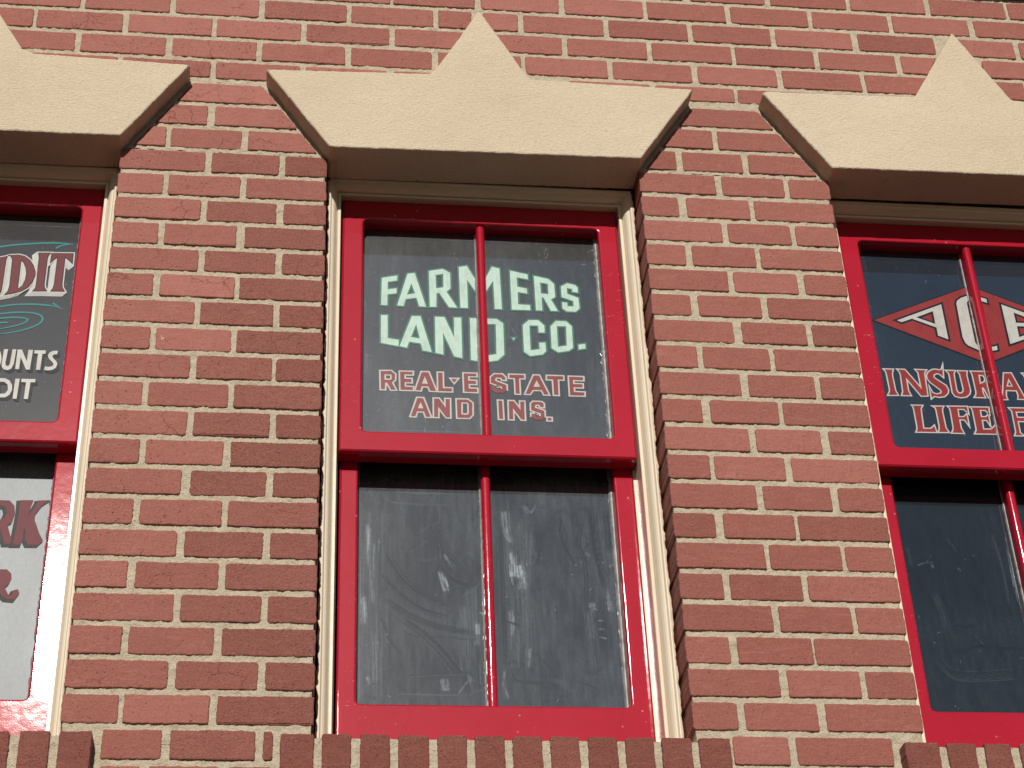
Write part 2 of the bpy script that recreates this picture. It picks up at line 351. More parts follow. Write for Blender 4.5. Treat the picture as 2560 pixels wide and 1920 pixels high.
rows = {}
def row(n, spans): rows.setdefault(n, []).extend(spans)
def bond(x0, x1, phase, pitch=0.1999, j=0.0125, lo=0.03):
    out = []; k = math.floor((x0 - phase)/pitch)
    while phase + k*pitch < x1:
        a, b = max(phase + k*pitch + j/2, x0), min(phase + (k+1)*pitch - j/2, x1)
        if b - a > lo: out.append((a, b))
        k += 1
    return out
J = lambda s=0.0016: random.gauss(0, s)
def pier(n, xa, xb, t):
    w = xb - xa
    js = (((0.1806, 0.1925), (0.3375, 0.3511)) if t == 0 else ((0.0938, 0.1059), (0.2563, 0.2692))) if w > 0.434 else \
         (((0.1725, 0.1858), (0.3248, 0.3373)) if t == 0 else ((0.0852, 0.0985), (0.2400, 0.2510)))
    x = xa
    for a, b in js:
        a += J(); b += J(); row(n, [(x, xa + a)]); x = xa + b
    row(n, [(x, xb)])
XMIN, XMAX = -2.6, 3.2
for n in range(0, 20):
    pier(n, -0.4391, 0.0006, n % 2); pier(n, 0.6851, 1.1165, n % 2)
    row(n, bond(XMIN, -1.1241, -0.045 + 0.1*(n % 2))); row(n, bond(1.8003, XMAX, 0.035 + 0.1*(n % 2)))
for n in range(20, 23):                                            # beside the sills
    e = n % 2
    row(n, [(-0.3652, -0.2625), (-0.2486, -0.1004), (-0.0872, -0.0702)] if not e else [(-0.3652, -0.2950), (-0.2820, -0.1600), (-0.1470, -0.0702)])
    row(n, [(0.7549, 0.8588), (0.8724, 1.0520)] if not e else [(0.7549, 0.8000), (0.8130, 0.9600), (0.9730, 1.0520)])
    row(n, bond(XMIN, -1.196, 0.04 + 0.1*e)); row(n, bond(1.874, XMAX, 0.04 + 0.1*e))
for n in range(23, 64): row(n, bond(XMIN, XMAX, 0.042 + 0.0985*(n % 2)))
row(-1, [(-0.4400, -0.3465), (-0.3362, -0.1843), (-0.1713, 0.0050), (0.6800, 0.7731), (0.7879, 0.9240), (0.9379, 1.1150)])
row(-2, [(-0.4400, -0.2619), (-0.2461, 0.0000), (0.7000, 0.8628), (0.8748, 1.1000)])
row(-3, [(-0.4000, -0.0500), (0.7600, 1.0600)])
row(-4, [(-0.4552, -0.2622), (-0.2508, -0.0650), (-0.052, 0.130), (0.145, 0.33), (0.545, 0.732), (0.744, 0.9286), (0.9355, 1.128), (1.142, 1.330), (1.345, 1.53)])
row(-4, bond(XMIN, -0.4614, 0.1385))
for n in (-1, -2, -3): row(n, bond(XMIN, -1.1241, 0.042 + 0.0985*(n % 2))); row(n, bond(1.8003, XMAX, 0.042 + 0.0985*(n % 2)))
row(-4, bond(1.60, XMAX, 0.1385))
for n in range(-10, -4):
    sp = [(a + J(), b + J()) for a, b in bond(XMIN, XMAX, 0.0425 if n % 2 else 0.1402)]
    if n == -7:                                                     # cut round the three points
        sp = [s2 for a, b in sp for s2 in next(([(a, q - 0.013), (q + 0.013, b)] for q in (-0.7815, 0.3388, 1.4651) if a < q < b), [(a, b)])]
    row(n, sp)

# ------------------------------------------------------------------ brickwork
def brick(mb, poly, fine=True, tone=None, coarse=None, depth=0.10, y0=0.0, r=0.0042, amp=0.0007):
    poly = ccw(poly)
    if tone is None: tone = min(1, max(0, random.gauss(0.55, 0.2)))
    mb.col = (tone, coarse if coarse is not None else random.random()**2, random.random())
    y = y0 + random.gauss(0, 0.0005)
    if not fine:
        p = poly; a = mb.ring(p, y + depth*0.3); b = mb.ring(p, y + 0.002); c = mb.ring(offset(p, -0.003), y)
        mb.loft(a, b, 0, False); mb.loft(b, c, 0, False); mb.face(c, 0); return
    p = jitter(resample(rounded(poly, r*random.uniform(0.6, 1.8), 3), 0.0040), amp, amp*0.6)
    a = mb.ring(p, y + depth); b = mb.ring(p, y + 0.0026)
    c = mb.ring(offset(p, -0.0004, 1.3), y + 0.0010); q = offset(p, -0.0012, 1.3); d = mb.ring(q, y + 0.0002)
    e = mb.ring(offset(q, -0.0016, 1.2), y - 0.0001)
    mb.loft(a, b, 0, False); mb.loft(b, c); mb.loft(c, d); mb.loft(d, e); mb.fill([e], 0, False)

FX0, FX1, FZ0, FZ1 = -1.35, 2.05, -1.62, 0.70          # the part of the wall modelled finely
def mortar_patch(mb, x0, x1, z0, z1, step, amp, yb=0.0033, reveal=(False, False)):
    nx = max(1, int((x1-x0)/step)); nz = max(1, int((z1-z0)/step))
    g = RNG.normal(0, 1, (nz+1, nx+1))
    s = (g + np.roll(g, 1, 0) + np.roll(g, 1, 1) + np.roll(g, -1, 1) + np.roll(g, -1, 0))/2.2
    y = yb + amp*s; base = len(mb.v); mb.col = (0.5, 0.5, 0.5)
    for j in range(nz+1):
        for i in range(nx+1): mb.vert(x0+(x1-x0)*i/nx, float(y[j, i]), z0+(z1-z0)*j/nz)
    for j in range(nz):
        for i in range(nx):
            q = base + j*(nx+1) + i; mb.face((q, q+1, q+nx+2, q+nx+1), 1, True)
    for side in (0, 1):
        if reveal[side]:
            col = [base + j*(nx+1) + (nx if side else 0) for j in range(nz+1)]
            back = [mb.vert(mb.v[i][0], 0.22, mb.v[i][2] - Z0) for i in col]
            for j in range(nz):
                mb.face((col[j], back[j], back[j+1], col[j+1]) if side else (col[j], col[j+1], back[j+1], back[j]), 1, False)

root = bpy.data.objects.new('brick_building', None); C.objects.link(root)
root['label'] = 'red brick building front with cream stone lintels over red sash windows'; root['category'] = 'building'

wall = MB()
for n, spans in sorted(rows.items()):
    zt = -n*H; zb = zt - BH
    for (a, b) in spans:
        if b - a < 0.006: continue
        polys = [[(a, zb), (b, zb), (b, zt), (a, zt)]]
        if n < 0:
            for T in TRAPM: polys = [q for p in polys for q in minus_convex(p, T)]
            for G in GABM: polys = [q for p in polys for q in minus_convex(p, G, True)]
            polys = [q for q in polys if abs(area(q)) > 1.2e-4 and not any(
                all(((K[(i+1) % len(K)][0]-K[i][0])*(sum(v[1] for v in q)/len(q)-K[i][1]) - (K[(i+1) % len(K)][1]-K[i][1])*(sum(v[0] for v in q)/len(q)-K[i][0])) > 0 for i in range(len(K))) for K in TRAPM + GABM)]
        for q in polys:
            cx = sum(v[0] for v in q)/len(q); cz = sum(v[1] for v in q)/len(q)
            fine = FX0 < cx < FX1 and FZ0 < cz < FZ1
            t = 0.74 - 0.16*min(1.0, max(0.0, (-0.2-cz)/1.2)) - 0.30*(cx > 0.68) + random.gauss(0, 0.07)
            co = min(1, max(0, random.gauss(0.25, 0.14) + (0.55 if (-0.2 < cx < 0.0 and cz < 0) else 0)))
            if -0.2 < cx < 0.0 and cz < 0 and b - a < 0.12: t -= 0.22
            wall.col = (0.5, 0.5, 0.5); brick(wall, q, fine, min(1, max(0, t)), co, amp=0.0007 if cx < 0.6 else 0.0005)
e = 0.004
mortar_patch(wall, -0.4391+e, 0.0-e, -1.36, 0.004, 0.0042, 0.00075, reveal=(True, True))
mortar_patch(wall, 0.6851+e, 1.1153-e, -1.36, 0.004, 0.0042, 0.00075, reveal=(True, True))
mortar_patch(wall, -1.35, -1.1241-e, -1.36, 0.004, 0.008, 0.0006, reveal=(False, True))
mortar_patch(wall, 1.8003+e, 2.05, -1.36, 0.004, 0.008, 0.0006, reveal=(True, False))
mortar_patch(wall, -1.35, 2.05, 0.004, 0.70, 0.0045, 0.00075)
mortar_patch(wall, -1.35, 2.05, -1.62, -1.36, 0.0045, 0.00075)
for q in ((XMIN, -1.35, -1.62, 0.70), (2.05, XMAX, -1.62, 0.70), (XMIN, XMAX, -Z0, -1.62)): mortar_patch(wall, *q, 0.3, 0.0)
wall.box(XMIN, XMAX, 0.225, 0.30, -Z0, 0.95, 1); wall.box(XMIN-0.02, XMIN, 0.0, 0.30, -Z0, 0.95, 1); wall.box(XMAX, XMAX+0.02, 0.0, 0.30, -Z0, 0.95, 1)  # slab behind the openings is unseen, added to stop sky light leaking in
wall.build('wall', ['brick', 'mortar'], root)

# ------------------------------------------------------------------ lintels
def lintel(poly, yf=-0.047, yb=0.058):
    mb = MB(); p = jitter(resample(rounded(poly, 0.0035, 2), 0.006), 0.0006, 0.00032)
    a = mb.ring(p, yb); b = mb.ring(p, yf + 0.0035); c = mb.ring(offset(p, -0.0011, 1.3), yf + 0.0011); d = mb.ring(offset(p, -0.0034, 1.3), yf)
    mb.loft(a, b, 0, False); mb.loft(b, c); mb.loft(c, d); mb.fill([d])
    return mb.build('lintel', 'stucco', root)
for p in LINT: lintel(p)

# ------------------------------------------------------------------ sills: a course of bricks on end
SX = {1: [-0.057, 0.0011, 0.015, 0.0658, 0.0818, 0.1335, 0.1482, 0.2023, 0.2171, 0.2690, 0.2835, 0.3360, 0.3505, 0.4030, 0.4175, 0.4696, 0.4849, 0.5379, 0.5516, 0.6032, 0.6176, 0.6717, 0.6852, 0.7429]}
SX[0] = [x - 1.1250 for x in SX[1]]; SX[0][-8:] = [-0.6350, -0.5860, -0.5720, -0.5174, -0.5011, -0.4499, -0.4344, -0.3791]
SX[2] = [1.0646, 1.1286, 1.1438, 1.1975, 1.2143, 1.2636, 1.2806] + [1.3320 + 0.0675*(k//2) + (0.0145 if k % 2 else 0) for k in range(17)]
for k in range(3):
    mb = MB(); xs = SX[k]; zs = -1.3510 - (0.004 if k == 2 else 0)
    for a, b in zip(xs[0::2], xs[1::2]):
        brick(mb, [(a, SILLB + J(0.001)), (b, SILLB), (b, zs + J(0.0004)), (a, zs + J(0.0004))], True, min(1, max(0, random.gauss(0.12, 0.10))), 0.95, 0.21, -0.03, 0.0034, 0.0006)
    mortar_patch(mb, xs[0] + 0.004, xs[-1] - 0.004, SILLB + 0.004, zs - 0.006, 0.0045, 0.0007, -0.0235)
    n = len(mb.v); mb.box(xs[0] + 0.005, xs[-1] - 0.005, -0.020, 0.20, SILLB + 0.004, zs - 0.006, 1)
    mb.build('sill', ['brick', 'mortar'], root)

# ------------------------------------------------------------------ cornice over the wall
mb = MB(); prof = [(0.02, 0.667), (-0.12, 0.667), (-0.12, 0.705), (-0.135, 0.715), (-0.155, 0.75), (-0.19, 0.79), (-0.19, 0.83), (0.02, 0.86)]
for i in range(len(prof)):
    (y1, z1), (y2, z2) = prof[i], prof[(i+1) % len(prof)]
    mb.face([mb.vert(XMIN, y1, z1), mb.vert(XMAX, y1, z1), mb.vert(XMAX, y2, z2), mb.vert(XMIN, y2, z2)])
mb.build('cornice', 'cornice', root)

# strokes of dust and wiping on the panes: points in mm, width mm, dust, strength
DIRT = {
 'low': [[[[99.2,-773.3],[98.7,-947.2],[98.7,-1190.1]],37.1,0.26,0.55],[[[398.2,-791.5],[395.7,-940.5],[392.0,-1117.7]],37.1,0.24,0.5],[[[311.1,-942.4],[311.9,-1153.3]],23.4,0.24,0.5],[[[582.8,-786.3],[590.3,-972.5],[590.9,-1149.0]],23.4,0.22,0.4],[[[193.3,-728.4],[239.8,-730.9]],62.4,0.21,0.3],[[[183.7,-1175.5],[276.9,-1177.5]],23.4,0.22,0.4],[[[102.6,-807.2],[101.3,-852.1],[103.2,-896.3]],6.2,0.85,0.8],[[[112.6,-836.9],[111.3,-910.7],[114.2,-982.7]],10.1,0.42,0.7],[[[92.4,-968.9],[95.4,-1029.2]],9.4,0.7,0.8],[[[111.9,-1046.4],[115.5,-1152.9]],14.0,0.32,0.7],[[[89.0,-735.4],[89.1,-947.5],[88.6,-1190.3]],5.5,0.35,0.6],[[[380.6,-769.0],[382.3,-814.7],[394.6,-840.7]],10.1,0.55,0.8],[[[391.5,-863.2],[393.3,-918.6]],13.3,0.85,0.85],[[[406.8,-892.5],[413.4,-947.4]],13.3,0.95,0.9],[[[384.5,-994.9],[385.1,-1048.1]],8.6,0.55,0.8],[[[427.2,-813.4],[417.9,-940.0],[412.4,-1100.1]],13.3,0.28,0.7],[[[416.0,-1075.6],[412.6,-1117.4]],7.8,0.5,0.7],[[[318.0,-1024.7],[318.0,-1070.4]],6.2,0.7,0.8],[[[290.7,-986.1],[292.2,-1126.3]],19.5,0.26,0.6],[[[248.6,-911.1],[259.1,-954.4]],11.7,0.75,0.8],[[[255.8,-870.4],[266.6,-899.6]],3.9,0.5,0.7],[[[579.5,-947.3],[585.1,-990.7]],6.2,0.6,0.8],[[[607.7,-719.8],[600.7,-869.1]],3.5,0.45,0.7],[[[419.7,-754.5],[427.5,-767.7],[435.9,-767.4],[444.0,-751.8]],6.2,0.42,0.8],[[[251.0,-1144.0],[253.7,-1167.7]],13.3,0.5,0.8],[[[104.6,-1141.2],[106.8,-1156.4]],4.7,0.8,0.8],[[[368.0,-1125.0],[365.2,-1159.2],[370.6,-1182.9]],5.5,0.42,0.8],[[[547.6,-973.4],[547.9,-995.1]],10.1,0.45,0.7],[[[539.9,-991.6],[546.7,-1115.2]],15.6,0.22,0.6],[[[133.6,-734.1],[143.5,-749.1],[173.3,-755.9],[279.3,-756.6]],5.5,0.24,0.7],[[[558.1,-1012.8],[567.9,-1012.6]],3.1,0.5,0.7],[[[557.0,-1030.7],[569.9,-1032.2]],3.1,0.45,0.7],[[[559.1,-1048.4],[571.8,-1051.7]],3.1,0.45,0.7],[[[296.8,-1133.0],[301.1,-1146.6],[305.1,-1173.7]],4.7,0.5,0.8],[[[277.0,-1174.1],[296.4,-1146.7]],3.1,0.5,0.8],[[[140.3,-873.3],[172.4,-927.4],[201.2,-953.9],[257.0,-985.0]],10.1,0.045,0.9],[[[130.6,-921.2],[172.2,-969.0],[216.8,-998.4],[258.1,-1010.0]],7.8,0.05,0.9],[[[138.7,-976.9],[184.8,-1009.7],[238.6,-1031.6],[306.9,-1046.1]],10.1,0.05,0.9],[[[165.7,-1013.6],[216.2,-1051.4],[253.5,-1092.5],[282.6,-1135.0]],14.8,0.045,0.9],[[[130.8,-1014.3],[146.6,-1059.7],[169.1,-1092.2]],5.5,0.05,0.9],[[[230.6,-803.7],[246.3,-848.3],[248.6,-907.4]],10.1,0.05,0.85],[[[255.9,-864.8],[273.5,-881.0],[292.5,-906.3]],7.8,0.05,0.85],[[[247.1,-900.1],[269.3,-928.8],[301.4,-942.6]],11.7,0.05,0.85],[[[494.2,-777.3],[493.2,-826.8],[516.6,-886.1]],7.8,0.04,0.9],[[[538.5,-795.2],[529.1,-840.9],[539.8,-885.6],[537.7,-973.6]],7.8,0.04,0.9],[[[559.4,-756.2],[562.6,-840.1],[576.2,-936.4]],13.3,0.04,0.9],[[[587.8,-763.1],[590.0,-854.4]],9.4,0.04,0.9],[[[445.1,-824.3],[448.5,-858.0],[440.3,-891.7]],5.5,0.05,0.8],[[[366.8,-784.7],[368.0,-941.1],[367.5,-1093.9]],17.9,0.05,0.7],[[[375.0,-1018.3],[400.4,-1026.6]],4.7,0.04,0.9],[[[171.4,-1140.2],[303.0,-1132.9]],5.5,0.06,0.8],[[[382.2,-1124.8],[390.9,-1145.2],[441.4,-1147.8]],4.7,0.06,0.8],[[[171.9,-1034.7],[184.5,-1052.0],[241.5,-1054.4],[304.9,-1058.4]],3.9,0.05,0.8]],
 'up': [[[[333.7,-99.1],[331.3,-346.3],[330.0,-607.4]],4.3,0.75,0.8],[[[92.3,-279.3],[89.7,-309.8]],4.7,0.6,0.8],[[[94.9,-416.0],[91.8,-466.1]],5.5,0.45,0.8],[[[270.9,-102.5],[303.5,-103.0],[329.0,-99.4]],5.5,0.3,0.7],[[[603.0,-101.1],[598.5,-183.7]],5.5,0.4,0.7],[[[583.5,-120.6],[600.6,-110.4]],3.1,0.5,0.8],[[[566.7,-155.8],[577.7,-155.2]],3.5,0.6,0.8],[[[365.3,-97.4],[441.6,-104.9]],3.9,0.22,0.7],[[[604.5,-411.5],[601.9,-605.9]],3.9,0.55,0.7],[[[87.8,-137.2],[90.4,-604.0]],5.5,0.22,0.6],[[[585.5,-322.0],[581.4,-442.1]],5.5,0.05,0.8],[[[117.7,-607.0],[319.2,-605.8]],3.1,0.3,0.6],[[[405.6,-334.4],[413.6,-355.6]],1.6,0.4,0.8]],
 'rl': [[[[1233.6,-872.9],[1248.4,-866.8],[1269.7,-864.4]],3.5,0.4,0.8],[[[1263.0,-862.6],[1265.7,-877.8]],2.7,0.5,0.8],[[[1259.9,-941.9],[1269.4,-986.1],[1269.4,-1015.4]],13.3,0.2,0.7],[[[1216.4,-829.3],[1219.3,-875.1]],11.7,0.14,0.6],[[[1307.4,-807.6],[1323.1,-838.1]],4.7,0.15,0.6],[[[1408.0,-797.2],[1415.2,-870.4],[1413.0,-953.5]],6.2,0.14,0.6],[[[1275.8,-1066.0],[1307.0,-1061.9],[1335.9,-1052.3],[1372.4,-1057.1],[1419.9,-1058.0]],5.5,0.03,0.9],[[[1367.0,-1049.9],[1380.5,-1085.7]],5.5,0.03,0.9],[[[1319.7,-876.5],[1321.9,-884.1]],3.9,0.3,0.7],[[[1356.9,-845.0],[1359.7,-848.8]],3.1,0.3,0.7],[[[1241.6,-1088.1],[1272.4,-1123.1],[1391.2,-1117.6]],15.6,0.13,0.5],[[[1435.7,-800.3],[1432.8,-869.9],[1433.9,-953.0]],3.5,0.65,0.8]],
}
